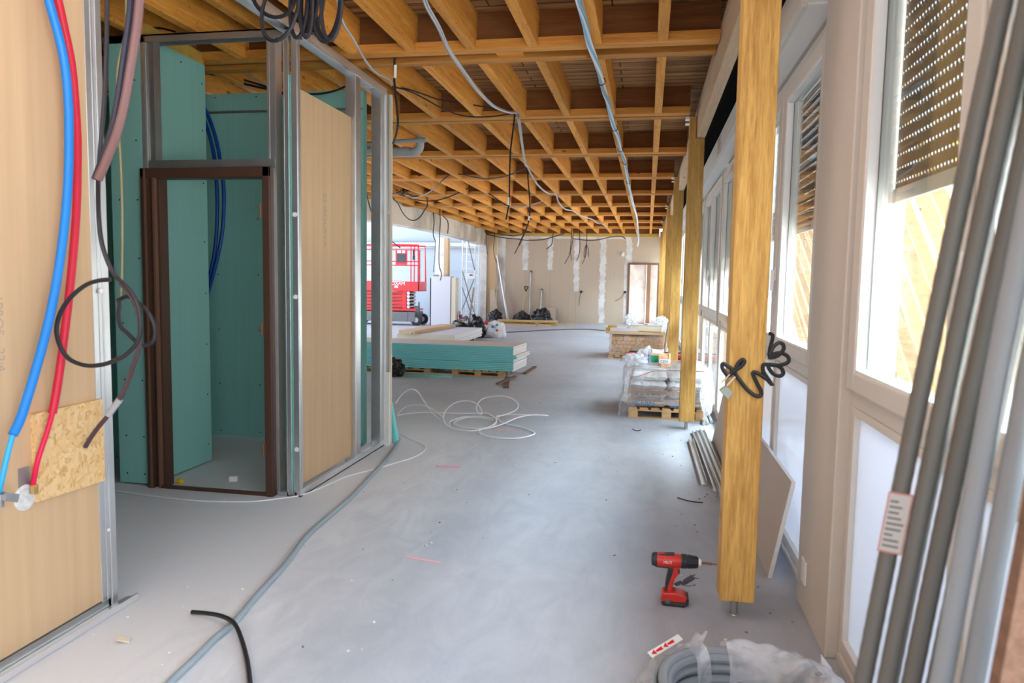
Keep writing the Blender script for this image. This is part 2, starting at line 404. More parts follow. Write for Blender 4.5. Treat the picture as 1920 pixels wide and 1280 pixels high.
M_fascia = plain('shutter_box', (.66, .62, .57), .5)
M_black = plain('black_rubber', (.018, .018, .022), .45)
M_blackw = plain('black_cable', (.020, .020, .026), .42)
M_brownw = plain('brown_cable', (.075, .045, .055), .4)
M_pinkw = plain('pink_grey_cable', (.20, .105, .105), .4)
M_greyw = plain('grey_cable', (.40, .41, .44), .45)
M_whitew = plain('white_cable', (.80, .82, .84), .45)
M_yelw = plain('green_yellow_wire', (.22, .21, .10), .45)
M_hose = plain('grey_blue_hose', (.30, .37, .42), .4)
M_tape = plain('white_tape', (.85, .85, .85), .5)
M_blue = plain('blue_conduit', (.02, .22, .62), .35)
M_red = plain('red_conduit', (.46, .015, .03), .38)
M_redb = plain('bright_red_pipe', (.62, .012, .045), .4)
M_blueb = plain('bright_blue_pipe', (.01, .22, .70), .4)
M_bluein = plain('deep_blue_pipe', (.005, .085, .40), .35)
M_bluecab = plain('light_blue_cable', (.22, .50, .74), .45)
M_brass = plain('brass', (.62, .42, .16), .3, .9)
M_gplast = plain('grey_plastic_pipe', (.40, .42, .44), .38)
M_conduit = plain('grey_conduit', (.125, .12, .108), .5)
M_conduit2 = plain('blue_grey_conduit', (.27, .30, .33), .45)
M_redpaint = plain('red_paint', (.72, .015, .022), .35)
M_redpaint2 = plain('worn_red_paint', (.52, .04, .045), .5, noise_amt=.3, scale=10)
M_chassis = plain('dark_grey_paint', (.10, .105, .115), .5, noise_amt=.2, scale=6)
M_drillred = plain('drill_red', (.55, .03, .022), .38, noise_amt=.1, scale=40)
M_drillblk = plain('drill_black', (.022, .026, .034), .5)
M_ink = plain('faint_ink', (.42, .34, .25), .7)
M_ink2 = plain('dark_ink', (.10, .10, .11), .6)
M_inkblue = plain('blue_ink', (.06, .22, .50), .6)
M_pink = plain('pink_chalk', (.78, .40, .46), .9)
M_bag = plain('white_sack', (.74, .75, .78), .55, noise_amt=.05, scale=12)
M_kraft = plain('brown_strap', (.36, .22, .15), .5)
M_orange = plain('orange_sack', (.80, .48, .28), .6)
M_sgreen = plain('green_print', (.02, .40, .22), .6)
M_binbag = plain('black_bin_bag', (.016, .018, .024), .28, spec=.6)
M_court = plain('pale_blue_wall', (.37, .43, .50), .7, noise_amt=.03, scale=1.5)
M_ground = plain('pale_paving', (.60, .585, .56), .9, noise_amt=.08, scale=2)
M_voidshade = plain('void_shade_black', (.02, .02, .022), .9)
M_seal = plain('rubber_seal', (.03, .03, .035), .5)

def two_sided_fresnel(N, L, ior):
    ge = N.new('ShaderNodeNewGeometry'); mr = N.new('ShaderNodeMapRange'); mr.inputs['To Min'].default_value = ior; mr.inputs['To Max'].default_value = 1/ior
    L.new(ge.outputs['Backfacing'], mr.inputs['Value']); fr = N.new('ShaderNodeFresnel'); L.new(mr.outputs[0], fr.inputs['IOR']); return fr
def glass_material():
    m, nt, p = newmat('window_glass'); N, L = nt.nodes, nt.links
    N.remove(p); out = N['Material Output']
    t = N.new('ShaderNodeBsdfTransparent'); t.inputs[0].default_value = (.90, .95, .96, 1)
    g = N.new('ShaderNodeBsdfGlossy'); g.inputs['Roughness'].default_value = .01
    fr = two_sided_fresnel(N, L, 1.6)
    mx = N.new('ShaderNodeMixShader'); L.new(fr.outputs[0], mx.inputs[0]); L.new(t.outputs[0], mx.inputs[1]); L.new(g.outputs[0], mx.inputs[2])
    L.new(mx.outputs[0], out.inputs[0]); return m
M_glass = glass_material()
def film_material(name, op, gl, col=(.86, .88, .92), rough=.12, ior=1.5, wr=0):
    m, nt, p = newmat(name); N, L = nt.nodes, nt.links
    N.remove(p); out = N['Material Output']
    t = N.new('ShaderNodeBsdfTransparent'); d = N.new('ShaderNodeBsdfDiffuse'); d.inputs[0].default_value = (*col, 1)
    tr = N.new('ShaderNodeBsdfTranslucent'); tr.inputs[0].default_value = (*col, 1)
    m0 = N.new('ShaderNodeMixShader'); m0.inputs[0].default_value = .5; L.new(d.outputs[0], m0.inputs[1]); L.new(tr.outputs[0], m0.inputs[2])
    m1 = N.new('ShaderNodeMixShader'); m1.inputs[0].default_value = op; L.new(t.outputs[0], m1.inputs[1]); L.new(m0.outputs[0], m1.inputs[2])
    g = N.new('ShaderNodeBsdfGlossy'); g.inputs['Roughness'].default_value = rough
    fr = two_sided_fresnel(N, L, ior)
    ml = N.new('ShaderNodeMath'); ml.operation = 'MULTIPLY'; ml.inputs[1].default_value = gl; L.new(fr.outputs[0], ml.inputs[0])
    m2 = N.new('ShaderNodeMixShader'); L.new(ml.outputs[0], m2.inputs[0]); L.new(m1.outputs[0], m2.inputs[1]); L.new(g.outputs[0], m2.inputs[2])
    if wr:
        tc = N.new('ShaderNodeTexCoord'); n = N.new('ShaderNodeTexNoise'); n.inputs['Scale'].default_value = wr; n.inputs['Detail'].default_value = 6; n.inputs['Distortion'].default_value = 1.5
        L.new(tc.outputs['Object'], n.inputs['Vector'])
        rp = N.new('ShaderNodeMapRange'); rp.inputs['From Min'].default_value = .4; rp.inputs['From Max'].default_value = .62; rp.inputs['To Min'].default_value = op*.35; rp.inputs['To Max'].default_value = min(1, op*1.6)
        L.new(n.outputs['Fac'], rp.inputs[0]); L.new(rp.outputs[0], m1.inputs[0])
        bp = N.new('ShaderNodeBump'); bp.inputs['Strength'].default_value = .35; bp.inputs['Distance'].default_value = .012
        L.new(n.outputs['Fac'], bp.inputs['Height']); L.new(bp.outputs[0], g.inputs['Normal'])
    L.new(m2.outputs[0], out.inputs[0]); return m
M_film = film_material('frosted_pane', .93, 1.0, (.56, .59, .65), .05, 1.5)
M_wrap = film_material('clear_wrap', .22, .9, (.88, .89, .92), .3, 1.35, 5)
M_wrapw = film_material('milky_wrap', .85, .35, (.90, .93, .98), .45, 1.3, 5)

def shutter_material():
    m, nt, p = newmat('shutter_slats'); N, L = nt.nodes, nt.links
    out = N['Material Output']; tc = N.new('ShaderNodeTexCoord'); sp = N.new('ShaderNodeSeparateXYZ'); L.new(tc.outputs['Object'], sp.inputs[0])
    def cell(sock, period):
        a = N.new('ShaderNodeMath'); a.operation = 'DIVIDE'; a.inputs[1].default_value = period; L.new(sock, a.inputs[0])
        b = N.new('ShaderNodeMath'); b.operation = 'FRACT'; L.new(a.outputs[0], b.inputs[0])
        c = N.new('ShaderNodeMath'); c.operation = 'SUBTRACT'; c.inputs[1].default_value = .5; L.new(b.outputs[0], c.inputs[0])
        d = N.new('ShaderNodeMath'); d.operation = 'MULTIPLY'; d.inputs[1].default_value = period; L.new(c.outputs[0], d.inputs[0]); return d.outputs[0]
    y = cell(sp.outputs['Y'], .028); z = cell(sp.outputs['Z'], .050)
    cb = N.new('ShaderNodeCombineXYZ'); L.new(y, cb.inputs[0]); L.new(z, cb.inputs[1])
    ln = N.new('ShaderNodeVectorMath'); ln.operation = 'LENGTH'; L.new(cb.outputs[0], ln.inputs[0])
    lt = N.new('ShaderNodeMath'); lt.operation = 'LESS_THAN'; lt.inputs[1].default_value = .0048; L.new(ln.outputs['Value'], lt.inputs[0])
    t = N.new('ShaderNodeBsdfTransparent'); mx = N.new('ShaderNodeMixShader')
    L.new(lt.outputs[0], mx.inputs[0]); L.new(p.outputs[0], mx.inputs[1]); L.new(t.outputs[0], mx.inputs[2]); L.new(mx.outputs[0], out.inputs[0])
    p.inputs['Base Color'].default_value = (.16, .11, .06, 1); p.inputs['Roughness'].default_value = .5
    return m
M_shut = shutter_material()
PATHS = {
 'blue_white': [(-0.414,3.762,3.06),(-0.429,4.181,3.06),(-0.425,4.474,3.06),(-0.428,4.917,3.06),(-0.416,5.293,3.06),(-0.406,5.672,3.06),(-0.406,6.142,3.06),(-0.39,6.503,3.06),(-0.393,6.823,3.06),(-0.386,7.518,3.06),(-0.369,8.038,3.06),(-0.37,8.842,3.06),(-0.342,9.784,3.06),(-0.349,11.343,3.06),(-0.347,13.417,3.06),(-0.334,15.283,3.06),(-0.311,18.196,3.06),(-0.344,22.726,3.06),(-0.321,23.9,2.919),(-0.329,23.9,2.629)],
 'grey_bundle': [(-1.148,3.537,2.95),(-1.233,3.912,2.98),(-1.242,4.187,2.95),(-1.27,4.516,2.92),(-1.275,4.908,2.9),(-1.291,5.346,2.9),(-1.321,6.081,2.95),(-1.309,6.67,3.03),(-1.288,6.983,3.09),(-1.266,6.983,3.02),(-1.314,7.384,2.96),(-1.493,8.578,3.0),(-1.678,9.83,3.05),(-1.69,10.078,3.06),(-1.682,10.365,3.0),(-1.718,11.327,2.96),(-1.745,12.627,3.0),(-1.702,13.297,3.06),(-1.748,14.168,3.0),(-1.764,15.42,3.0),(-1.687,16.417,3.05),(-1.62,17.248,3.03),(-1.429,18.668,3.05),(-1.359,19.635,3.03),(-1.244,20.05,3.04),(-1.234,22.193,3.06)],
 'grey_corner': [(-1.706,3.797,3.05),(-1.835,4.172,3.02),(-1.863,4.425,2.98),(-1.909,4.713,2.95),(-1.962,5.041,2.96),(-1.984,5.38,3.0),(-2.083,5.711,3.05)],
 'hang_taped': [(-1.862,5.3,3.773),(-1.869,5.3,3.545),(-1.889,5.3,3.317),(-1.905,5.3,3.164),(-1.913,5.3,3.048),(-1.909,5.3,2.931),(-1.891,5.3,2.775),(-1.882,5.3,2.657),(-1.895,5.3,2.571),(-1.92,5.3,2.501)],
 'tape': [(-1.883,5.3,3.386),(-1.882,5.3,3.324)],
 'tape2': [(-1.901,5.29,3.075),(-1.903,5.29,2.983)],
 'corner_upper': [(-2.2,6.05,3.122),(-2.139,6.2,3.144),(-2.052,6.4,3.149),(-1.955,6.6,3.143),(-1.81,6.8,3.157),(-1.654,7.0,3.168),(-1.526,7.1,3.164),(-1.324,7.22,3.15)],
 'corner_lower': [(-2.2,6.05,3.122),(-2.101,6.2,3.122),(-2.012,6.4,3.097),(-1.914,6.6,3.06),(-1.808,6.8,3.045),(-1.694,7.0,3.065),(-1.509,7.1,3.092),(-1.324,7.22,3.15)],
 'hang_thin': [(-1.35,7.22,3.133),(-1.368,7.22,2.946),(-1.387,7.22,2.764),(-1.391,7.22,2.529),(-1.391,7.22,2.286),(-1.404,7.22,2.186),(-1.421,7.22,2.096)],
 'hang_thin_tape': [(-1.398,7.21,2.317),(-1.399,7.21,2.243)],
 'hang_mid': [(-1.939,11.6,3.161),(-1.915,11.6,2.924),(-1.897,11.6,2.713),(-1.896,11.6,2.554),(-1.906,11.6,2.488),(-1.931,11.6,2.356),(-2.061,11.6,2.048)],
 'hang_mid_tape': [(-1.9,11.58,2.516),(-1.91,11.58,2.448)],
 'swag_wide': [(-3.214,11.6,3.206),(-2.993,11.4,3.161),(-2.741,11.1,3.078),(-2.473,10.8,3.003),(-2.196,10.4,2.957),(-1.935,10.0,2.94),(-1.635,9.6,2.962)],
 'swag_long': [(-3.214,11.6,3.206),(-3.383,11.7,3.107),(-3.615,12.0,3.01),(-3.918,12.5,2.979),(-4.235,13.0,2.985),(-4.497,13.3,3.02),(-4.733,13.5,3.075),(-4.902,13.5,3.203)],
 'swag_low': [(-4.902,13.5,3.251),(-4.649,13.5,3.059),(-4.397,13.5,2.987),(-4.065,13.5,2.97),(-3.764,13.6,3.067),(-3.544,13.7,3.188),(-3.315,13.7,3.258),(-3.134,13.7,3.186),(-2.887,13.7,3.028),(-2.693,13.8,2.904)],
 'swag_loop': [(-4.938,13.6,3.072),(-4.818,13.6,2.927),(-4.733,13.6,2.767),(-4.613,13.6,2.639),(-4.495,13.6,2.607),(-4.377,13.6,2.671),(-4.278,13.6,2.815),(-4.228,13.6,2.894),(-4.238,13.6,3.053)],
 'tangle': [(-4.92,13.55,3.114),(-4.785,13.55,3.145),(-4.7,13.55,3.208),(-4.65,13.55,3.208),(-4.7,13.55,3.129),(-4.767,13.55,3.081),(-4.65,13.55,3.144),(-4.532,13.55,3.064),(-4.381,13.55,3.064),(-4.683,13.55,3.113)],
 'swag_far': [(-2.693,13.8,2.896),(-2.479,13.7,2.855),(-2.223,13.6,2.891),(-1.973,13.5,2.957)],
 'ring_drop1': [(-5.404,17.7,3.252),(-5.349,17.7,3.128),(-5.325,17.7,2.9),(-5.344,17.7,2.589),(-5.278,17.7,2.423)],
 'ring_drop2': [(-5.234,17.9,3.147),(-5.221,17.9,2.917),(-5.239,17.9,2.497),(-5.244,17.9,1.865),(-5.176,17.9,1.612),(-5.207,17.9,1.442)],
 'ring_drop3': [(-5.341,18.5,3.159),(-5.204,18.5,3.008),(-5.18,18.5,2.857),(-5.189,18.5,2.662)],
 'col_cable': [(-6.178,20.7,2.596),(-6.191,20.7,2.183),(-6.237,20.7,1.674)],
 'court_cable': [(-5.04,13.6,2.276),(-4.906,13.6,2.172),(-4.772,13.6,2.078)],
 'beam_sag1': [(-5.566,24.7,3.086),(-5.376,24.7,3.011),(-5.108,24.7,2.951),(-4.748,24.7,2.908),(-4.436,24.7,2.887),(-4.203,24.7,2.851),(-3.971,24.7,2.845),(-3.587,24.7,2.871),(-3.283,24.7,2.948),(-2.83,24.7,3.085)],
 'beam_sag2': [(-2.566,24.6,2.956),(-2.282,24.6,2.883),(-2.001,24.6,2.848),(-1.722,24.6,2.868),(-1.446,24.6,2.926),(-1.171,24.6,2.983),(-0.895,24.6,2.985),(-0.765,24.6,2.912)],
 'beam_sag3': [(-5.543,24.6,3.079),(-5.277,24.6,3.081),(-4.964,24.6,3.037),(-4.575,24.6,2.986),(-4.343,24.6,3.025),(-4.129,24.6,3.117),(-3.731,24.6,3.149)],
 'wall_drop_a': [(-3.973,24.0,3.283),(-4.088,24.0,3.048),(-4.204,24.0,2.812),(-4.32,24.0,2.531),(-4.415,24.0,2.353)],
 'wall_drop_b': [(-3.135,24.2,3.272),(-3.157,24.2,2.948),(-3.168,24.2,2.772),(-3.225,24.2,2.639),(-3.373,24.2,2.534)],
 'wall_drop_c': [(-2.542,24.3,3.259),(-2.552,24.3,2.91),(-2.571,24.3,2.542),(-2.613,24.3,2.32),(-2.756,24.3,2.05)],
 'wall_drop_d': [(-2.495,24.35,3.024),(-2.516,24.35,2.729),(-2.574,24.35,2.451),(-2.552,24.35,2.304),(-2.53,24.35,2.174)],
 'wall_drop_e': [(-2.277,24.3,3.04),(-2.258,24.3,2.637),(-2.279,24.3,2.36),(-2.357,24.3,2.147)],
 'bundle_0': [(-2.033,24.25,3.039),(-2.034,24.25,2.728),(-2.098,24.25,2.544),(-2.105,24.25,2.269)],
 'bundle_1': [(-2.034,24.26,3.039),(-2.035,24.26,2.728),(-2.062,24.26,2.545),(-2.06,24.26,2.251)],
 'bundle_2': [(-2.035,24.27,3.04),(-2.036,24.27,2.729),(-2.026,24.27,2.546),(-2.017,24.27,2.344)],
 'bundle_3': [(-2.036,24.28,3.04),(-2.037,24.28,2.729),(-1.975,24.28,2.546),(-1.952,24.28,2.29)],
 'bundle_tip': [(-2.042,24.24,2.691),(-2.077,24.24,2.269),(-2.173,24.24,2.047)],
 'pier_cable': [(-5.313,25.0,3.014),(-5.347,25.0,2.644),(-5.319,25.0,2.334),(-5.235,25.0,2.087)],
 'pier_cable2': [(-5.595,24.9,3.129),(-5.598,24.9,2.791),(-5.544,24.9,2.359)],
 'white_tail': [(-0.415,23.9,3.167),(-0.356,23.9,2.99),(-0.333,23.9,2.812),(-0.372,23.9,2.634)],
 'pink_cable': [(-1.847,2.45,2.609),(-1.864,2.45,2.497),(-1.878,2.45,2.403),(-1.906,2.45,2.27),(-1.937,2.45,2.136),(-1.975,2.45,2.02),(-2.022,2.45,1.922),(-2.061,2.45,1.851)],
 'navy_cable': [(-1.907,2.47,2.62),(-1.915,2.47,2.507),(-1.929,2.47,2.412),(-1.956,2.47,2.278),(-1.983,2.47,2.142),(-2.016,2.47,2.025),(-2.057,2.47,1.926),(-2.092,2.47,1.854)],
 'dark_cable': [(-2.075,2.55,2.643),(-2.081,2.55,2.545),(-2.092,2.55,2.346),(-2.109,2.55,2.144),(-2.131,2.55,1.981),(-2.145,2.55,1.857),(-2.055,2.44,1.722),(-2.047,2.44,1.622),(-2.026,2.44,1.552),(-1.994,2.44,1.491),(-1.938,2.44,1.442),(-1.899,2.44,1.382),(-1.888,2.44,1.301),(-1.903,2.44,1.24),(-1.951,2.44,1.191),(-2.007,2.44,1.162),(-2.064,2.44,1.144),(-2.134,2.44,1.139),(-2.205,2.44,1.161),(-2.243,2.44,1.208),(-2.258,2.44,1.27),(-2.241,2.44,1.333),(-2.195,2.44,1.396),(-2.123,2.44,1.449),(-2.064,2.44,1.468),(-2.013,2.44,1.473)],
 'dark_cable2': [(-2.115,2.62,1.459),(-2.067,2.62,1.405),(-2.035,2.62,1.33),(-2.03,2.62,1.265),(-2.04,2.62,1.188),(-2.066,2.62,1.121),(-2.093,2.62,1.053),(-2.133,2.62,0.98),(-2.167,2.62,0.938),(-2.198,2.62,0.899),(-2.238,2.62,0.856),(-2.273,2.62,0.813),(-2.305,2.62,0.766)],
 'dark_cable2_tape': [(-2.133,2.62,0.978),(-2.191,2.62,0.908)],
 'knot_loop': [(-2.165,2.68,1.391),(-2.13,2.68,1.401),(-2.085,2.68,1.379),(-2.044,2.68,1.345),(-2.013,2.68,1.295),(-2.007,2.68,1.25),(-2.02,2.68,1.216),(-2.061,2.68,1.197),(-2.098,2.68,1.214),(-2.135,2.68,1.246),(-2.169,2.68,1.275),(-2.178,2.68,1.324),(-2.171,2.68,1.369),(-2.18,2.68,1.391)],
 'yellow_wire': [(-2.127,2.72,2.714),(-2.131,2.72,2.61),(-2.14,2.72,2.483),(-2.176,2.72,2.357),(-2.188,2.72,2.229),(-2.184,2.72,2.099),(-2.178,2.72,1.924),(-2.178,2.72,1.748),(-2.184,2.72,1.57),(-2.194,2.72,1.412),(-2.21,2.72,1.321)],
 'blue_pipe': [(-2.25,2.417,2.619),(-2.25,2.451,2.517),(-2.25,2.489,2.413),(-2.25,2.518,2.302),(-2.25,2.53,2.163),(-2.25,2.527,2.02),(-2.25,2.517,1.874),(-2.25,2.497,1.727),(-2.25,2.469,1.581),(-2.25,2.434,1.436),(-2.25,2.387,1.284),(-2.25,2.322,1.117),(-2.25,2.256,0.967),(-2.25,2.216,0.906)],
 'blue_inner': [(-2.25,2.216,0.906),(-2.25,2.186,0.825),(-2.26,2.169,0.74),(-2.28,2.176,0.698)],
 'red_pipe': [(-2.28,2.499,2.654),(-2.28,2.53,2.548),(-2.28,2.559,2.437),(-2.28,2.587,2.323),(-2.28,2.599,2.181),(-2.28,2.604,2.035),(-2.28,2.597,1.886),(-2.28,2.585,1.735),(-2.28,2.561,1.563),(-2.28,2.531,1.392),(-2.28,2.497,1.223),(-2.28,2.46,1.056),(-2.28,2.429,0.945)],
 'red_inner': [(-2.28,2.429,0.945),(-2.28,2.4,0.876),(-2.285,2.368,0.799),(-2.295,2.356,0.738),(-2.315,2.361,0.672)],
 'blue_in1': [(-3.951,6.0,2.995),(-3.888,6.0,2.863),(-3.826,6.0,2.672),(-3.789,6.0,2.466),(-3.768,6.0,2.26),(-3.772,6.0,2.053),(-3.792,6.0,1.859),(-3.837,6.0,1.664),(-3.891,6.0,1.483),(-3.953,6.0,1.3)],
 'blue_in2': [(-3.956,6.0,2.908),(-3.906,6.0,2.761),(-3.861,6.0,2.585),(-3.84,6.0,2.378),(-3.832,6.0,2.171),(-3.84,6.0,1.963),(-3.86,6.0,1.754),(-3.897,6.0,1.573),(-3.951,6.0,1.421)],
 'blue_left': [(-4.097,5.0,3.178),(-4.052,5.0,3.148),(-3.999,5.0,3.107),(-3.955,5.0,3.054),(-3.92,5.0,2.994)],
 'blue_left2': [(-4.099,5.0,3.138),(-4.045,5.0,3.109),(-4.0,5.0,3.056),(-3.966,5.0,2.976)],
 'wire_left': [(-3.823,4.7,3.286),(-3.738,4.7,3.267),(-3.59,4.7,3.224),(-3.422,4.7,3.213),(-3.298,4.7,3.182)],
 'in_wire1': [(-3.784,5.6,3.412),(-3.639,5.6,3.326),(-3.471,5.6,3.239),(-3.292,5.6,3.147),(-3.103,5.6,3.04)],
 'in_wire2': [(-3.863,5.9,3.249),(-3.722,5.9,3.222),(-3.533,5.9,3.159),(-3.27,5.9,3.095)],
 'in_wire3': [(-3.837,5.9,3.271),(-3.722,5.9,3.256),(-3.532,5.9,3.193),(-3.27,5.9,3.112)],
 'in_wire4': [(-3.282,5.9,3.114),(-3.166,5.9,3.09),(-3.12,5.9,3.047),(-3.05,5.9,3.055),(-2.821,5.9,3.043),(-2.662,5.9,3.064),(-2.527,5.9,3.107),(-2.372,5.9,3.122)],
 'coil_a': [(-1.805,3.55,2.83),(-1.826,3.55,2.78),(-1.855,3.55,2.739),(-1.89,3.55,2.712),(-1.925,3.55,2.702),(-1.957,3.55,2.71),(-1.982,3.55,2.736),(-1.996,3.55,2.777),(-1.998,3.55,2.827),(-1.988,3.55,2.881),(-1.966,3.55,2.931),(-1.937,3.55,2.972),(-1.902,3.55,2.999),(-1.867,3.55,3.008),(-1.836,3.55,2.999),(-1.811,3.55,2.973),(-1.797,3.55,2.933),(-1.795,3.55,2.883),(-1.805,3.55,2.83)],
 'coil_b': [(-1.771,3.6,2.9),(-1.777,3.6,2.84),(-1.789,3.6,2.788),(-1.804,3.6,2.75),(-1.821,3.6,2.731),(-1.837,3.6,2.732),(-1.852,3.6,2.754),(-1.862,3.6,2.795),(-1.866,3.6,2.848),(-1.865,3.6,2.909),(-1.859,3.6,2.968),(-1.847,3.6,3.02),(-1.832,3.6,3.057),(-1.815,3.6,3.076),(-1.799,3.6,3.074),(-1.785,3.6,3.052),(-1.775,3.6,3.012),(-1.77,3.6,2.959),(-1.771,3.6,2.9)],
 'coil_c': [(-1.731,3.58,2.933),(-1.732,3.58,2.861),(-1.737,3.58,2.797),(-1.747,3.58,2.75),(-1.76,3.58,2.725),(-1.774,3.58,2.725),(-1.788,3.58,2.751),(-1.8,3.58,2.799),(-1.809,3.58,2.863),(-1.813,3.58,2.935),(-1.813,3.58,3.007),(-1.807,3.58,3.07),(-1.797,3.58,3.117),(-1.785,3.58,3.141),(-1.77,3.58,3.141),(-1.757,3.58,3.115),(-1.744,3.58,3.068),(-1.736,3.58,3.005),(-1.731,3.58,2.933)],
 'coil_d': [(-1.712,3.62,2.968),(-1.724,3.62,2.897),(-1.739,3.62,2.834),(-1.758,3.62,2.789),(-1.776,3.62,2.766),(-1.792,3.62,2.768),(-1.805,3.62,2.795),(-1.812,3.62,2.844),(-1.812,3.62,2.909),(-1.806,3.62,2.982),(-1.795,3.62,3.053),(-1.779,3.62,3.115),(-1.761,3.62,3.159),(-1.743,3.62,3.182),(-1.727,3.62,3.179),(-1.714,3.62,3.152),(-1.707,3.62,3.104),(-1.707,3.62,3.04),(-1.712,3.62,2.968)],
 'coil_e': [(-1.587,3.6,2.903),(-1.594,3.6,2.834),(-1.61,3.6,2.773),(-1.632,3.6,2.728),(-1.659,3.6,2.705),(-1.687,3.6,2.707),(-1.711,3.6,2.734),(-1.731,3.6,2.782),(-1.742,3.6,2.845),(-1.744,3.6,2.916),(-1.736,3.6,2.986),(-1.72,3.6,3.046),(-1.697,3.6,3.09),(-1.671,3.6,3.112),(-1.644,3.6,3.109),(-1.619,3.6,3.083),(-1.6,3.6,3.036),(-1.589,3.6,2.974),(-1.587,3.6,2.903)],
 'coil_f': [(-1.603,3.63,2.919),(-1.611,3.63,2.853),(-1.627,3.63,2.795),(-1.648,3.63,2.753),(-1.672,3.63,2.731),(-1.696,3.63,2.734),(-1.716,3.63,2.759),(-1.731,3.63,2.805),(-1.739,3.63,2.866),(-1.738,3.63,2.933),(-1.729,3.63,3.0),(-1.713,3.63,3.057),(-1.692,3.63,3.099),(-1.668,3.63,3.119),(-1.645,3.63,3.116),(-1.624,3.63,3.091),(-1.61,3.63,3.046),(-1.602,3.63,2.986),(-1.603,3.63,2.919)],
 'coil_g': [(-1.568,3.57,2.881),(-1.575,3.57,2.817),(-1.587,3.57,2.761),(-1.604,3.57,2.721),(-1.624,3.57,2.7),(-1.643,3.57,2.701),(-1.66,3.57,2.725),(-1.672,3.57,2.769),(-1.678,3.57,2.826),(-1.677,3.57,2.891),(-1.67,3.57,2.955),(-1.657,3.57,3.01),(-1.64,3.57,3.05),(-1.621,3.57,3.07),(-1.602,3.57,3.068),(-1.585,3.57,3.045),(-1.573,3.57,3.002),(-1.567,3.57,2.945),(-1.568,3.57,2.881)],
 'coil_h': [(-1.695,3.64,2.943),(-1.707,3.64,2.88),(-1.722,3.64,2.826),(-1.739,3.64,2.786),(-1.755,3.64,2.766),(-1.77,3.64,2.768),(-1.78,3.64,2.792),(-1.785,3.64,2.835),(-1.784,3.64,2.892),(-1.778,3.64,2.956),(-1.766,3.64,3.019),(-1.751,3.64,3.073),(-1.735,3.64,3.112),(-1.718,3.64,3.131),(-1.704,3.64,3.129),(-1.694,3.64,3.105),(-1.689,3.64,3.062),(-1.689,3.64,3.006),(-1.695,3.64,2.943)],
 'coil_i': [(-1.861,3.6,3.0),(-1.845,3.6,2.959),(-1.842,3.6,2.919),(-1.854,3.6,2.882),(-1.879,3.6,2.855),(-1.914,3.6,2.84),(-1.955,3.6,2.838),(-1.996,3.6,2.852),(-2.033,3.6,2.878),(-2.062,3.6,2.913),(-2.078,3.6,2.954),(-2.08,3.6,2.995),(-2.067,3.6,3.032),(-2.042,3.6,3.059),(-2.007,3.6,3.074),(-1.966,3.6,3.074),(-1.925,3.6,3.061),(-1.889,3.6,3.035),(-1.861,3.6,3.0)],
 'hose': [(-1.632,2.157,0.015),(-1.664,2.253,0.015),(-1.675,2.402,0.015),(-1.692,2.567,0.015),(-1.697,2.731,0.015),(-1.738,2.975,0.015),(-1.773,3.236,0.015),(-1.808,3.442,0.015),(-1.872,3.755,0.015),(-1.9,4.136,0.015),(-1.926,4.531,0.015),(-2.001,5.113,0.015),(-2.046,5.522,0.015),(-2.128,5.967,0.015),(-2.215,6.297,0.015)],
 'short_black': [(-1.934,2.781,0.01),(-1.856,2.761,0.022),(-1.775,2.735,0.033),(-1.699,2.695,0.041),(-1.649,2.661,0.037),(-1.587,2.598,0.022),(-1.504,2.495,0.011),(-1.439,2.404,0.01),(-1.381,2.316,0.01)],
 'white_run': [(-3.626,4.3,0.008),(-3.342,4.255,0.008),(-3.035,4.22,0.008),(-2.766,4.226,0.008),(-2.531,4.283,0.008),(-2.392,4.377,0.008),(-2.277,4.492,0.008),(-2.227,4.674,0.008),(-2.169,5.003,0.008),(-2.05,5.238,0.008),(-1.957,5.465,0.008),(-1.873,5.686,0.008),(-1.856,5.923,0.008),(-1.907,6.118,0.008),(-2.008,6.246,0.008),(-2.12,6.353,0.008),(-2.283,6.551,0.008)],
 'coil_lead': [(-2.609,7.369,0.012),(-2.566,7.497,0.012),(-2.402,7.624,0.012),(-2.178,7.663,0.012),(-1.898,7.711,0.012),(-1.724,7.776,0.012),(-1.588,7.581,0.012),(-1.511,7.346,0.012),(-1.502,7.175,0.012),(-1.569,6.971,0.012),(-1.709,6.952,0.012),(-1.832,7.017,0.012),(-1.919,7.142,0.012),(-1.917,7.341,0.012),(-1.839,7.473,0.012),(-1.698,7.475,0.012),(-1.557,7.405,0.012)],
 'coil_main': [(-1.571,7.468,0.02),(-1.71,7.526,0.02),(-1.846,7.503,0.02),(-1.921,7.407,0.02),(-1.963,7.25,0.02),(-1.959,7.11,0.02),(-1.851,6.842,0.02),(-1.668,6.785,0.02),(-1.576,6.829,0.025),(-1.496,7.052,0.03),(-1.499,7.309,0.04),(-1.529,7.43,0.05),(-1.461,7.47,0.06),(-1.37,7.655,0.08),(-1.373,7.868,0.1),(-1.448,8.079,0.12),(-1.622,8.437,0.1),(-1.784,8.536,0.08),(-1.909,8.457,0.06),(-1.883,8.045,0.06),(-1.805,7.685,0.06),(-1.708,7.422,0.06),(-1.701,7.499,0.07),(-1.782,7.708,0.1),(-1.887,7.842,0.12),(-1.989,7.892,0.12),(-2.09,7.877,0.1),(-2.115,7.645,0.08),(-2.077,7.333,0.06),(-2.023,7.145,0.03),(-1.913,6.922,0.02),(-1.768,6.822,0.012)],
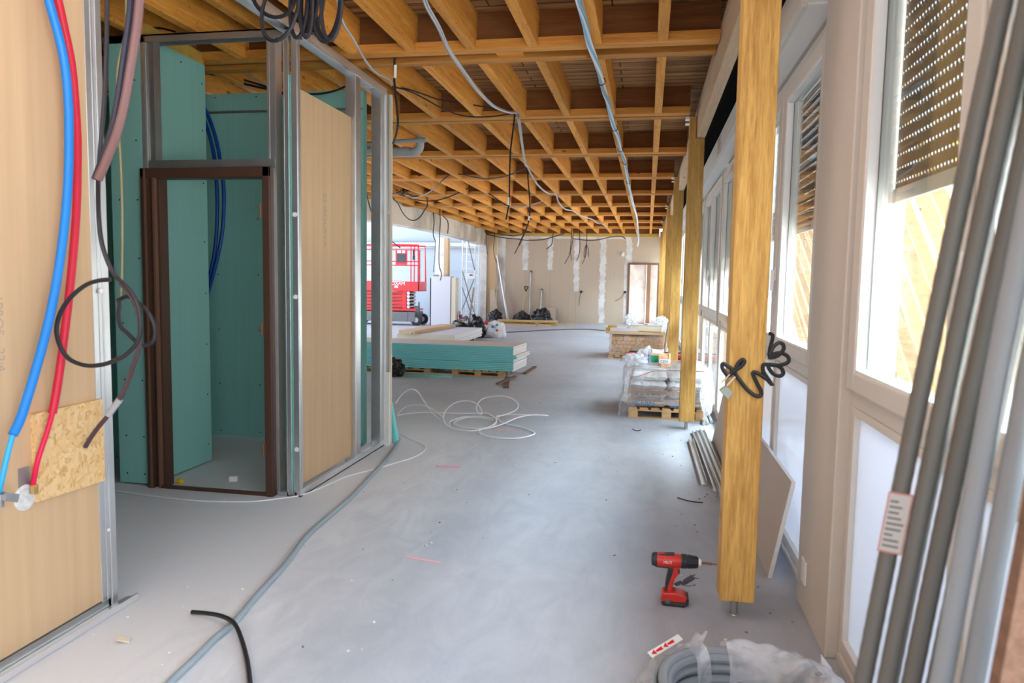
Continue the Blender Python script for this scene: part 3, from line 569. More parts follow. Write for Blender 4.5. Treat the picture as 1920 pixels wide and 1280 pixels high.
 'coil_tail': [(-1.0,7.617,0.05),(-1.165,7.608,0.05),(-1.311,7.644,0.04),(-1.458,7.673,0.03),(-1.533,7.554,0.02),(-1.465,7.359,0.012),(-1.372,7.231,0.012),(-1.219,7.12,0.012),(-1.094,6.993,0.012),(-1.031,6.874,0.012),(-1.074,6.714,0.012),(-1.187,6.591,0.012),(-1.371,6.588,0.012),(-1.501,6.669,0.012),(-1.575,6.816,0.015),(-1.551,6.892,0.02),(-1.457,6.996,0.03),(-1.383,7.146,0.04),(-1.3,7.42,0.05),(-1.184,7.548,0.06),(-1.078,7.578,0.06),(-1.0,7.617,0.05)],
 'arch_high': [(-2.522,7.063,0.2),(-2.5,7.178,0.27),(-2.445,7.223,0.32),(-2.37,7.165,0.34),(-2.342,7.251,0.3),(-2.323,7.37,0.2),(-2.298,7.476,0.1),(-2.194,7.372,0.04),(-2.089,7.256,0.012)],
 'arch_low': [(-2.607,7.364,0.02),(-2.603,7.496,0.06),(-2.534,7.49,0.1),(-2.442,7.473,0.12),(-2.353,7.466,0.12),(-2.287,7.537,0.08),(-2.186,7.489,0.04),(-2.102,7.399,0.012)],
 'post_coil': [(0.526,3.3,1.284),(0.539,3.3,1.282),(0.544,3.3,1.268),(0.535,3.3,1.218),(0.524,3.24,1.194),(0.537,3.24,1.23),(0.561,3.24,1.25),(0.578,3.24,1.241),(0.579,3.24,1.219),(0.555,3.24,1.192),(0.524,3.24,1.185),(0.545,3.24,1.201),(0.572,3.24,1.206),(0.6,3.24,1.191),(0.601,3.24,1.168),(0.572,3.24,1.154),(0.541,3.24,1.153),(0.522,3.24,1.155),(0.526,3.24,1.136),(0.546,3.24,1.114),(0.571,3.24,1.107),(0.584,3.24,1.119),(0.575,3.24,1.141),(0.55,3.24,1.153),(0.519,3.24,1.155),(0.501,3.24,1.151),(0.502,3.24,1.125),(0.522,3.24,1.094),(0.543,3.24,1.065),(0.522,3.24,1.087),(0.497,3.24,1.106),(0.469,3.24,1.119),(0.46,3.24,1.111),(0.48,3.24,1.069),(0.497,3.24,1.037),(0.495,3.24,1.017),(0.47,3.24,1.019),(0.438,3.24,1.044),(0.411,3.24,1.076),(0.388,3.24,1.108),(0.39,3.24,1.137),(0.401,3.24,1.16),(0.416,3.24,1.172),(0.422,3.24,1.161),(0.408,3.24,1.141),(0.381,3.24,1.12),(0.36,3.24,1.1),(0.341,3.24,1.116),(0.33,3.24,1.138),(0.334,3.24,1.151),(0.352,3.24,1.142),(0.372,3.24,1.127),(0.366,3.24,1.103),(0.35,3.24,1.106),(0.334,3.24,1.128)],
 'lock_bar': [(0.38,3.17,1.103),(0.348,3.17,1.063)],
 'lock': [(0.317,3.17,1.043),(0.343,3.17,1.063),(0.375,3.17,1.037),(0.354,3.17,1.004)],
 'floor_wire': [(0.254,5.061,0.006),(0.3,5.023,0.006),(0.355,4.993,0.006),(0.421,4.987,0.006)],
 'floor_wire2': [(-0.105,7.367,0.006),(-0.062,7.286,0.006),(-0.02,7.34,0.006)],
 'socket_wire': [(-2.27,25.3,1.1),(-2.317,25.3,0.89),(-2.328,25.3,0.628)],
 'socket_wire2': [(-0.753,25.3,1.113),(-0.884,25.3,0.921),(-1.087,25.3,0.813)],
 'far_floor_cable': [(-4.061,19.753,0.012),(-3.55,20.394,0.012),(-2.826,21.471,0.012),(-1.878,22.28,0.012),(-1.212,21.882,0.012)],
}
# ================================================================== SETTING
FAR = 25.45
def ringx(y):
    T = [(6, -8.2), (10, -7.0), (12.5, -6.3), (15.5, -5.65), (17.6, -5.42), (20.4, -5.38), (23, -5.5), (25.45, -5.72), (40, -5.72)]
    if y <= T[0][0]: return T[0][1]
    for (a, b), (c, d) in zip(T, T[1:]):
        if y <= c: return b+(d-b)*(y-a)/(c-a)
def struct(o, label, cat): return tag(o, label, cat, kind='structure')
b = MB(); b.box(-14, .80, -5, 30, -.15, 0)
struct(b.build('floor', M_floor), 'dusty pale grey screed floor running the length of the hall', 'floor')
b = MB(); b.box(.80, 60, -60, 90, -.25, -.12)
struct(b.build('ground', M_ground), 'pale paved ground outside the windows', 'ground')
# roof boarding, following the curve of the concrete edge beam
b = MB(); ys = [-3.6, 0, 4, 6, 8, 10, 12.5, 14, 15.5, 17.6, 19, 20.4, 22, 23, 25.6]
for a, c in zip(ys, ys[1:]):
    b.hexa([(ringx(a)-.2, a, 3.40), (1.0, a, 3.40), (1.0, c, 3.40), (ringx(c)-.2, c, 3.40), (ringx(a)-.2, a, 3.46), (1.0, a, 3.46), (1.0, c, 3.46), (ringx(c)-.2, c, 3.46)])
struct(b.build('ceiling', M_deck), 'dark weathered boarding above the open timber joists', 'ceiling')

# concrete edge beam over the court opening
b = MB(); ys = [7, 9, 11, 12.5, 14, 15.5, 16.5, 17.6, 18.5, 19.5, 20.4, 21.5, 23, 24.2, 25.45]
for a, c in zip(ys, ys[1:]):
    xa, xc = ringx(a), ringx(c)
    b.hexa([(xa-.32, a, 2.70), (xa, a, 2.70), (xc, c, 2.70), (xc-.32, c, 2.70), (xa-.32, a, 3.395), (xa, a, 3.395), (xc, c, 3.395), (xc-.32, c, 3.395)])
tag(b.build('concrete_edge_beam', M_conc), 'curved raw concrete beam above the opening to the court', 'beam', kind='structure')
b = MB(); b.box(-6.27, -6.0, 21.0, 21.25, 0, 2.70); b.box(-6.0, -5.885, 21.0, 21.25, 0, 2.70, m=1)
tag(b.build('concrete_column', [M_plaster, M_beige]), 'rough plastered column rising behind the white cabinet under the curved concrete beam', 'column', kind='structure')
b = MB(); b.box(-5.87, -5.64, 25.2, 25.6, 0, 2.72)
tag(b.build('concrete_column', M_plaster), 'bare grey column at the far end of the curved concrete beam', 'column', kind='structure')

# far end wall of tan boards with the door opening
b = MB(); b.box(-5.30, -.655, FAR, FAR+.12, 0, 3.03); b.box(-.655, .365, FAR, FAR+.12, 2.13, 3.03); b.box(.365, .80, FAR, FAR+.12, 0, 3.03)
wb_ = struct(b.build('wall_back', M_tan), 'tan board wall closing the far end, with white jointing strips', 'wall')
def tape(x0, x1, z0, z1):
    q = MB(); n = int((z1-z0)/.07)
    for i in range(n):
        za = z0+(z1-z0)*i/n; zb = z0+(z1-z0)*(i+1)/n; j = random.uniform(-.025, .025); k = random.uniform(-.025, .025)
        q.box(x0+j, x1+k, FAR-.004, FAR+.001, za, zb)
    q.build('jointing_strip', M_plaster, wb_)
for x, z0, z1, w in ((-4.28, 1.84, 2.95, .10), (-3.39, 1.86, 2.95, .09), (-2.46, 1.12, 2.95, .09), (-1.55, .03, 2.95, .10), (-.66, 2.1, 2.95, .10)):
    tape(x-w, x+w, z0, z1)
q = MB(); q.box(-.80, -.70, FAR-.003, FAR, .1, 2.2); q.box(-5.3, -.6, FAR-.003, FAR, 2.95, 3.03); q.box(-5.3, -5.0, FAR-.003, FAR, 0, 2.95); q.build('jointing_strip', M_plaster, wb_)
q = MB()
for x, z1 in ((-4.28, 1.84), (-3.39, 1.86), (-2.46, 1.12)): q.box(x-.006, x+.006, FAR-.002, FAR, 0, z1)
q.build('board_seam', M_ink, wb_)
b = MB(); b.box(-5.68, -5.30, 25.28, 25.44, 0, 3.02)
struct(b.build('wall_left_return', [M_beige, M_plaster]), 'pale boxed pier between the court opening and the tan end wall', 'wall')
# timber plate on top of the end wall
b = MB(); b.box(-5.7, .34, FAR-.12, FAR+.1, 3.031, 3.13)
tag(b.build('wall_plate', M_yellow), 'yellow timber plate along the top of the tan end wall', 'beam', kind='thing')
b = MB(); b.box(-6.2, .34, FAR-.05, FAR+.1, 3.13, 3.40); struct(b.build('trim_1', M_web), 'brown boarding above the yellow timber plate', 'trim')
# room seen through the far doorway
b = MB(); b.box(-2.2, -.05, 26.5, 26.6, 0, 3.2); b.box(-.04, .10, 26.42, 26.6, 0, 3.2, m=1); b.box(.10, 2.0, 26.5, 26.6, 0, 3.2, m=2); b.box(.9, 1.0, 25.6, 26.5, 0, 3.2, m=2)
q = MB(); q.box(-2.5, 2.6, 25.62, 26.15, 3.47, 3.55); struct(q.build('added_doorway_roof', M_deck), 'unseen roof strip added to shade the room behind the far doorway', 'trim')  # unseen partial roof, added to cut the glare in the doorway
struct(b.build('wall_2', [M_plaster, M_stick, M_plaster]), 'white plastered wall and pale boarding behind the far doorway', 'wall')
d = thing('door_2', 'brown metal door frame without a door in the tan end wall', 'door frame', (-.15, FAR, 0), kind='structure')
q = MB(); q.box(-.67, -.61, FAR-.05, FAR+.14, 0, 2.14); q.build('jamb', M_brownl, d, bevel=.004)
q = MB(); q.box(.33, .39, FAR-.05, FAR+.14, 0, 2.14); q.build('jamb', M_brownl, d, bevel=.004)
q = MB(); q.box(-.61, .33, FAR-.05, FAR+.14, 2.08, 2.14); q.build('head', M_brownl, d, bevel=.004)
# plates on the end wall
t = thing('junction_box', 'small white box high on the tan end wall near the doorway', 'junction box', (-.87, FAR, 2.38)); q = MB(); q.box(-.92, -.82, FAR-.06, FAR, 2.36, 2.50); q.build('box', M_white, t, bevel=.01); q = MB(); q.lathe([(.02, 0), (.02, .03)], (-.90, FAR-.075, 2.47), 'Y', 10); q.build('clip', M_steeld, t)
for x, z, k, lb in ((-2.28, 1.11, 'socket_wire', 'round black wall box with a dangling wire in the middle of the tan wall'), (-.76, 1.13, 'socket_wire2', 'round black wall box with a wire beside the far brown door frame')):
    t = thing('socket_box', lb, 'socket box', (x, FAR, z))
    MB().lathe([(.045, 0), (.045, .03)], (x, FAR-.03, z), 'Y', 14).build('box', M_black, t)
    MB().tube([(x, FAR-.02, z)]+smooth_path(PATHS[k][1:]), .010, 6).build('wire', M_blackw, t, True)

# the court behind the opening
b = MB(); b.box(-16, -5.9, 27.2, 27.4, 0, 5.5)
for z in (1.1, 1.75): b.box(-16, -5.9, 27.19, 27.2, z, z+.008)
q = MB(); q.box(-12.5, -5.75, 6, 27.6, 5.6, 5.75); struct(q.build('added_court_roof', M_court), 'unseen pale roof added to dim the court', 'trim')  # unseen roof, added to hold down the brightness of the court
struct(b.build('wall_court', M_court), 'pale blue wall of the court seen past the red lift', 'wall')
b = MB(); b.box(-15, -5.95, 27.06, 27.185, 2.72, 2.86); b.tube([(-15, 27.05, 2.68), (-5.95, 27.05, 2.68)], .03, 8)
tag(b.build('cable_trunking', M_steeld), 'grey trunking running along the pale blue court wall', 'trunking')

# near wall panel with the pipes
t = struct(thing('wall_left', 'beige board partition beside the blue and red pipes', 'wall', (-2.33, 1.3, 0)), 'beige board partition beside the blue and red pipes', 'wall')
MB().box(-2.343, -2.33, -.4, 2.715, .05, 3.12).build('board', M_beige, t)
MB().box(-2.44, -2.36, -.4, 2.70, .05, 3.12).build('backing_board', M_green, t)
MB().box(-2.42, -2.325, -.4, 2.80, .0, .045).build('floor_track', M_steel, t)
q = MB(); q.box(-2.36, -2.328, 2.716, 2.746, .01, 3.12); q.box(-2.43, -2.325, 2.746, 2.765, .01, 3.12); q.box(-2.345, -2.318, 2.765, 2.80, .01, 3.12); q.box(-2.43, -2.40, 2.765, 2.80, .01, 3.12)
q.build('end_stud', M_steel, t, bevel=.002)
q = MB(); q.lathe([(.012, 0), (.012, .004)], (-2.322, 2.755, 1.42), 'X', 12); q.lathe([(.008, 0), (.008, .004)], (-2.322, 2.755, .36), 'X', 12); q.build('stud_hole', M_tape, t)
text('board_print', 'H1 EN 520    NF-CTB 20    WATERprotect 1PROS   22:4', .052, M_ink, (-2.3295, 2.24, 2.36), (0, 0, -1), (0, 1, 0), t, depth=.0002)
b = MB(); b.box(-2.322, -2.262, -.4, 2.86, .002, .010); b.box(-2.270, -2.262, -.4, 2.86, .010, .03)
tag(b.build('floor_rail', M_alu), 'bright metal angle lying along the foot of the beige partition', 'rail')
b = MB(); b.box(-6.4, -6.3, -3.5, 9, 0, 3.39); struct(b.build('added_wall_3', M_green), 'unseen green board wall added to keep light out of the side rooms', 'wall')  # unseen wall, added so the small rooms stay dark
b = MB(); b.box(-6.3, -2.44, -.5, -.4, 0, 3.39); struct(b.build('added_wall_4', M_green), 'unseen green board wall added to block light behind the beige partition', 'wall')  # unseen wall, added to shut light out behind the partition

b = MB(); b.box(-6.3, .95, -3.6, -3.5, 0, 2.3); struct(b.build('added_wall_front', M_tan), 'unseen tan board wall added to block light from behind the viewpoint', 'wall')  # unseen, added to keep rear skylight off the beam faces; open above
# small rooms behind the door frame
SCR = []
def screws(mb, pts, n):
    for p in pts: mb.lathe([(.006, 0), (.006, .002)], p, n, 8)
t = struct(thing('wall_5', 'w', 'wall', (-4, 6.02, 0)), 'dark teal board wall at the back of the small room behind the door frame', 'wall')
MB().box(-6.3, -2.45, 6.02, 6.10, .012, 3.10).build('board', M_green, t)
q = MB(); screws(q, [(x, 6.018, z) for x in (-3.85, -3.45, -2.95, -2.55) for z in (.06, .5, 1.0, 1.5, 2.0, 2.5, 3.07)], 'Y'); q.build('screw_head', M_black, t)
MB().box(-4.3, -2.45, 6.016, 6.02, 2.93, 2.95).build('board_seam', M_steeld, t)
t = struct(thing('wall_6', 'w', 'wall', (-4.5, 5.08, 0)), 'dark teal board wall in the gap behind the beige partition', 'wall')
MB().box(-6.3, -3.46, 5.08, 5.16, .012, 2.87).build('board', M_green, t)
q = MB(); screws(q, [(x, 5.078, z) for x in (-4.25, -3.95) for z in (.06, .7, 1.3, 1.9, 2.5)], 'Y'); q.build('screw_head', M_black, t)
MB().lathe([(.035, 0), (.035, .02), (.02, .03)], (-3.60, 5.05, .86), 'Y', 14).build('knob', M_black, t)
t = struct(thing('wall_7', 'w', 'wall', (-3.45, 4.8, 0)), 'light green board return beside the brown door frame with yellow timber on top', 'wall')
MB().box(-3.435, -3.405, 4.50, 5.195, .012, 3.10).build('board', M_green, t)
MB().box(-3.48, -3.41, 4.52, 5.19, 3.10, 3.19).build('timber_plate', M_yellow, t)
q = MB(); screws(q, [(-3.405, 5.15, z) for z in (.15, .55, .95, 1.35, 1.75, 2.2, 2.6, 2.95)] + [(-3.405, y, 3.04) for y in (4.65, 4.9)] + [(-3.405, 4.6, .07)], 'X'); q.build('screw_head', M_black, t)
# wall with the door frame
t = struct(thing('wall_8', 'w', 'wall', (-3, 4.5, 0)), 'steel stud framing and narrow green board around the brown door frame', 'wall')
MB().box(-3.66, -3.415, 4.475, 4.49, .012, 3.09).build('board', M_green, t)
q = MB(); screws(q, [(x, 4.473, z) for x in (-3.46, -3.60) for z in (.08, .35, .75, 1.15, 1.6, 2.0, 2.4, 2.8, 3.05)], 'Y'); q.build('screw_head', M_black, t)
q = MB(); q.box(-3.413, -3.385, 4.475, 4.495, 0, 3.09); q.box(-3.385, -3.375, 4.475, 4.53, 0, 3.09); q.box(-3.375, -3.335, 4.525, 4.535, 0, 3.09); q.build('metal_stud', M_alu, t, bevel=.002)
q = MB(); q.box(-3.335, -3.325, 4.49, 4.56, 2.22, 3.09); q.box(-3.372, -3.335, 4.49, 4.52, 2.22, 3.09); q.build('metal_stud', M_steeld, t)
q = MB(); q.box(-6.2, -2.28, 4.475, 4.565, 3.085, 3.095); q.box(-6.2, -2.28, 4.475, 4.482, 3.045, 3.095); q.box(-6.2, -2.28, 4.558, 4.565, 3.045, 3.095); q.build('top_track', M_steeld, t)
q = MB(); q.box(-3.37, -2.44, 4.48, 4.56, 2.215, 2.225); q.box(-3.37, -2.44, 4.478, 4.484, 2.215, 2.265); q.build('door_header', M_steeld, t)
for x0, x1, z0 in ((-2.495, -2.475, 2.23), (-2.475, -2.435, 0)):
    q = MB(); q.box(x0, x1, 4.485, 4.495, z0, 3.06); q.box(x0, x0+.008, 4.495, 4.55, z0, 3.06); q.build('metal_stud', M_steel, t, bevel=.0015)
q = MB(); q.box(-2.435, -2.428, 4.48, 4.56, 0, 3.06); q.build('metal_stud', M_alu, t)
q = MB(); q.box(-2.365, -2.335, 4.472, 4.48, 0, 3.06); q.box(-2.372, -2.365, 4.472, 4.55, 0, 3.06); q.build('metal_stud', M_steel, t, bevel=.0015)
q = MB(); q.box(-2.335, -2.330, 4.475, 4.56, 0, 2.80); q.box(-2.335, -2.315, 4.488, 4.494, 0, 2.80); q.build('insert_board', M_green, t)
MB().box(-2.44, -2.30, 4.47, 4.56, 0, .03).build('floor_track', M_steel, t)

# stud partition running away from the door
t = struct(thing('wall_9', 'w', 'wall', (-2.3, 5.3, 0)), 'half boarded stud partition with a beige sheet between bright metal studs', 'wall')
q = MB(); q.box(-2.315, -2.275, 4.47, 4.478, 0, 3.11); q.box(-2.279, -2.273, 4.478, 4.515, 0, 3.11); q.box(-2.315, -2.309, 4.478, 4.515, 0, 3.11); q.build('metal_stud', M_steel, t, bevel=.0015)
q = MB()
for z in (1.36, 1.90, .33): q.lathe([(.016, 0), (.016, .004)], (-2.295, 4.466, z), 'Y', 12)
q.build('stud_hole', M_tape, t)
MB().box(-2.322, -2.310, 4.52, 5.44, .06, 2.735).build('board', M_beige, t)
q = MB(); q.box(-2.312, -2.3, 4.515, 4.535, .06, 2.735); q.build('board_edge', M_gyps, t)
text('board_print', '22 ISOLAVA', .075, M_ink, (-2.3095, 4.93, 2.10), (0, 0, -1), (0, 1, 0), t, depth=.0002)
q = MB(); q.box(-2.36, -2.28, 5.435, 5.441, 0, 3.10); q.box(-2.283, -2.275, 5.441, 5.535, 0, 3.10); q.box(-2.36, -2.352, 5.441, 5.535, 0, 3.10); q.build('metal_stud', M_steel, t, bevel=.0015)
q = MB(); q.box(-2.36, -2.28, 5.99, 5.997, 0, 3.10); q.box(-2.283, -2.275, 5.997, 6.06, 0, 3.10); q.box(-2.36, -2.352, 5.997, 6.06, 0, 3.10); q.build('metal_stud', M_steel, t, bevel=.0015)
q = MB(); q.box(-2.37, -2.27, 4.47, 6.06, .0, .008); q.box(-2.278, -2.27, 4.47, 6.06, .0, .05); q.box(-2.37, -2.362, 4.47, 6.06, .0, .05); q.build('floor_track', M_alu, t)
q = MB(); q.box(-2.37, -2.27, .6, 6.10, 3.112, 3.12); q.box(-2.278, -2.268, .6, 6.10, 3.06, 3.12); q.box(-2.37, -2.362, .6, 6.10, 3.06, 3.12); q.build('top_track', M_alu, t)
q = MB(); q.box(-2.282, -2.268, 6.062, 6.075, 0, 3.10); q.build('board_edge', M_gyps, t)
q = MB(); q.box(-2.40, -2.262, 6.075, 6.088, 0, 3.09); q.build('end_board', M_gyps, t)
q = MB(); q.box(-2.262, -2.245, 6.078, 6.10, 2.08, 3.07); q.box(-2.268, -2.240, 6.078, 6.10, .66, 2.05); q.build('edge_profile', M_steeld, t)
q = MB(); q.box(-2.40, -2.222, 6.10, 6.125, 0, 3.07); q.build('end_board', M_cream, t)
q = MB(); q.box(-2.262, -2.23, 6.07, 6.10, 0, .66); q.build('edge_profile', M_white, t)
# floor strips leaning at the end of the partition
for i in range(3):
    x = -2.245+.03*i; y = 6.22-.02*i
    q = MB(); q.bar((x, y, .0), (x-.075, y+.02, .40-.02*i), .020, .05, up=(0, 1, 0)); o = q.build('board_strip', M_gedge, bevel=.002)
    tag(o, ['narrow teal board strip leaning against the partition end, touching the partition', 'narrow teal board strip leaning in the middle of three at the partition end', 'narrow teal board strip leaning outermost of three, beside the grey hose'][i], 'board strip', 'teal strips at the partition end')

# brown door frame
d = struct(thing('door_1', 'w', 'door frame', (-2.93, 4.46, 0)), 'brown metal door frame without a door, in the steel stud wall', 'door frame')
def jamb(s, xo, xi):
    q = MB(); w = xi-xo
    q.box(xo, xo+w*.38, 4.425, 4.445, 0, 2.205); q.box(xo+w*.30, xo+w*.42, 4.445, 4.54, 0, 2.205); q.box(xo+w*.38, xi, 4.46, 4.475, 0, 2.16); q.box(xi-w*.12, xi, 4.475, 4.55, 0, 2.15)
    return q.build('jamb', M_brown, d, bevel=.002)
jamb(1, -3.40, -3.285); 
q = MB(); q.box(-3.318, -3.30, 4.432, 4.46, 0, 2.16); q.box(-3.372, -3.36, 4.418, 4.425, 0, 2.2); q.build('stop_strip', M_brownl, d)
q = MB(); q.box(-2.50, -2.455, 4.425, 4.445, 0, 2.205); q.box(-2.463, -2.453, 4.445, 4.53, 0, 2.205); q.box(-2.515, -2.495, 4.445, 4.46, 0, 2.15); q.build('jamb', M_brown, d, bevel=.002)
q = MB(); q.box(-3.40, -2.455, 4.425, 4.445, 2.145, 2.205); q.box(-3.30, -2.5, 4.445, 4.54, 2.14, 2.16); q.build('head', M_brown, d, bevel=.002)
MB().box(-3.30, -2.5, 4.435, 4.46, 0, .022).build('threshold', M_brown, d)
for z in (.28, 1.10, 1.88):
    q = MB(); q.box(-2.525, -2.505, 4.438, 4.444, z, z+.085); q.lathe([(.008, 0), (.008, .085)], (-2.525, 4.44, z), 'Z', 8); q.build('hinge', M_brownl, d)

# ================================================================== CEILING TIMBERS
ROWS = [-1.34, .83, 3.0, 5.17, 7.33, 9.50, 11.68, 13.86, 16.05, 18.25, 20.45, 22.72]
def row_name(k):
    n = len(ROWS)-1-k
    return ORD[n]
for k, y in enumerate(ROWS):
    xl = max(ringx(y), ringx(y+.35)) + .005
    if y < 7: xl = -6.28
    xr = .352 if y in (3.0, 7.33, 11.68, 16.05, 20.45) else .428
    wide = (y == 5.17)
    g = .14 if wide else .045
    t = thing('cross_beam', '%s paired timber cross beam of the ceiling, counted from the tan end wall' % row_name(k), 'beam', ((xl+xr)/2, y, 3.13), 'paired cross beams of the timber ceiling')
    y1 = y+.115; y2 = y1+g; y3 = y2+.105
    MB().box(xl, xr, y, y1, 3.13, 3.195).build('front_flange', M_cross, t, bevel=.003)
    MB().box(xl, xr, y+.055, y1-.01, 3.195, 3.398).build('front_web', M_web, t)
    MB().box(xl, xr, y2, y3, 3.13, 3.19).build('rear_flange', M_cross, t, bevel=.003)
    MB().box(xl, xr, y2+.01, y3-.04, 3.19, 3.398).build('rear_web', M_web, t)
    if wide:
        MB().box(xl, -1.15, y1, y2, 3.165, 3.185).build('packing_board', M_web, t)
        MB().box(-1.15, -.95, y1, y2, 3.15, 3.17).build('packing_board', M_cross, t)
    ROWS[k] = (y, y3)
JX = [.083-.447*k for k in range(15)]
protos = {}
for k in range(len(ROWS)):
    ya = ROWS[k][1]; yb = ROWS[k+1][0]+.055 if k+1 < len(ROWS) else FAR-.12
    for j, x in enumerate(JX):
        a, b2 = ya-.03, yb
        if k == 0 and x < -2.3: continue
        if ya > 6.5:
            lim = x-.07 < max(ringx(a), ringx(b2))+.01
            if lim:
                ok = [yy for yy in [a+(b2-a)*i/24 for i in range(25)] if ringx(yy) < x-.08]
                if not ok or max(ok)-min(ok) < .25: continue
                a, b2 = min(ok), max(ok)
        key = (round(b2-a, 2))
        lb = 'timber joist, %s from the window posts, in the %s bay from the end wall' % (ORD[j], ORD[len(ROWS)-1-k])
        if key not in protos:
            o = MB().box(-.035, .035, 0, b2-a, 0, .265).build('ceiling_joist', M_joist, bevel=.004)
            protos[key] = o; first = True
            o['dy'] = o.location.y
        else:
            o = protos[key].copy(); C.objects.link(o)
        dy = protos[key]['dy']
        o.location = (x-.035, a+dy, 3.132)
        tag(o, lb, 'joist', 'short joists between the cross beams', 'thing')
for o in protos.values(): del o['dy']
for o in list(C.objects):
    if 'dy' in o: del o['dy']

# ================================================================== POSTS AND PALE BEAM
PY = [3.25, 7.48, 11.70, 15.92, 20.14, 24.2]
pl = ['yellow timber post with the black coiled cable and padlock, nearest the drill', 'yellow timber post standing beside the wrapped pallet of sacks', 'third yellow timber post, with a stick leaning against it',
      'fourth yellow timber post from the drill', 'fifth yellow timber post from the drill', 'last yellow timber post, beside the far brown door frame']
for i, y in enumerate(PY):
    t = thing('timber_post', pl[i], 'post', (.43, y+.07, 0), 'yellow posts in front of the windows')
    q = MB(); q.prism([(.362, y, .085), (.512, y, .085), (.508, y, 2.915), (.425, y, 2.915), (.425, y, 3.128), (.358, y, 3.128)], (0, .145, 0)); q.build('shaft', M_post, t, bevel=.004)
    MB().lathe([(.024, 0), (.022, .004), (.017, .006), (.017, .085)], (.435, y+.07, .0), 'Z', 14).build('foot_rod', M_steeld, t, True)
    q = MB(); q.box(.318, .36, y+.02, y+.10, 3.105, 3.129); q.box(.318, .357, y+.02, y+.10, 3.06, 3.07); q.build('bracket', M_alu, t)
ends = [-1.2]+[y+.16 for y in PY[:-1]]+[25.4]
bl = [-1.2]+PY
for i in range(len(PY)):
    a = bl[i]+(.01 if i else 0) ; c = PY[i]+.145 if i < len(PY)-1 else FAR-.01
    a = (PY[i-1]+.147) if i else -1.2
    tag(MB().box(.430, .510, a, c, 2.918, 3.24).build('edge_beam', M_pale, bevel=.004), 'pale timber beam resting on the post tops, %s length from the tan end wall' % ORD[len(PY)-1-i], 'beam', 'pale beams along the post tops', 'thing')
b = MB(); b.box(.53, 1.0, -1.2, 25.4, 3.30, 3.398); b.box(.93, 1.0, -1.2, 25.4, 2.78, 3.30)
struct(b.build('void_shade_boards', M_voidshade), 'near-black boards painting the shade in the void above the shutter boxes', 'trim')  # black boards stand in for the deep shade above the boxes

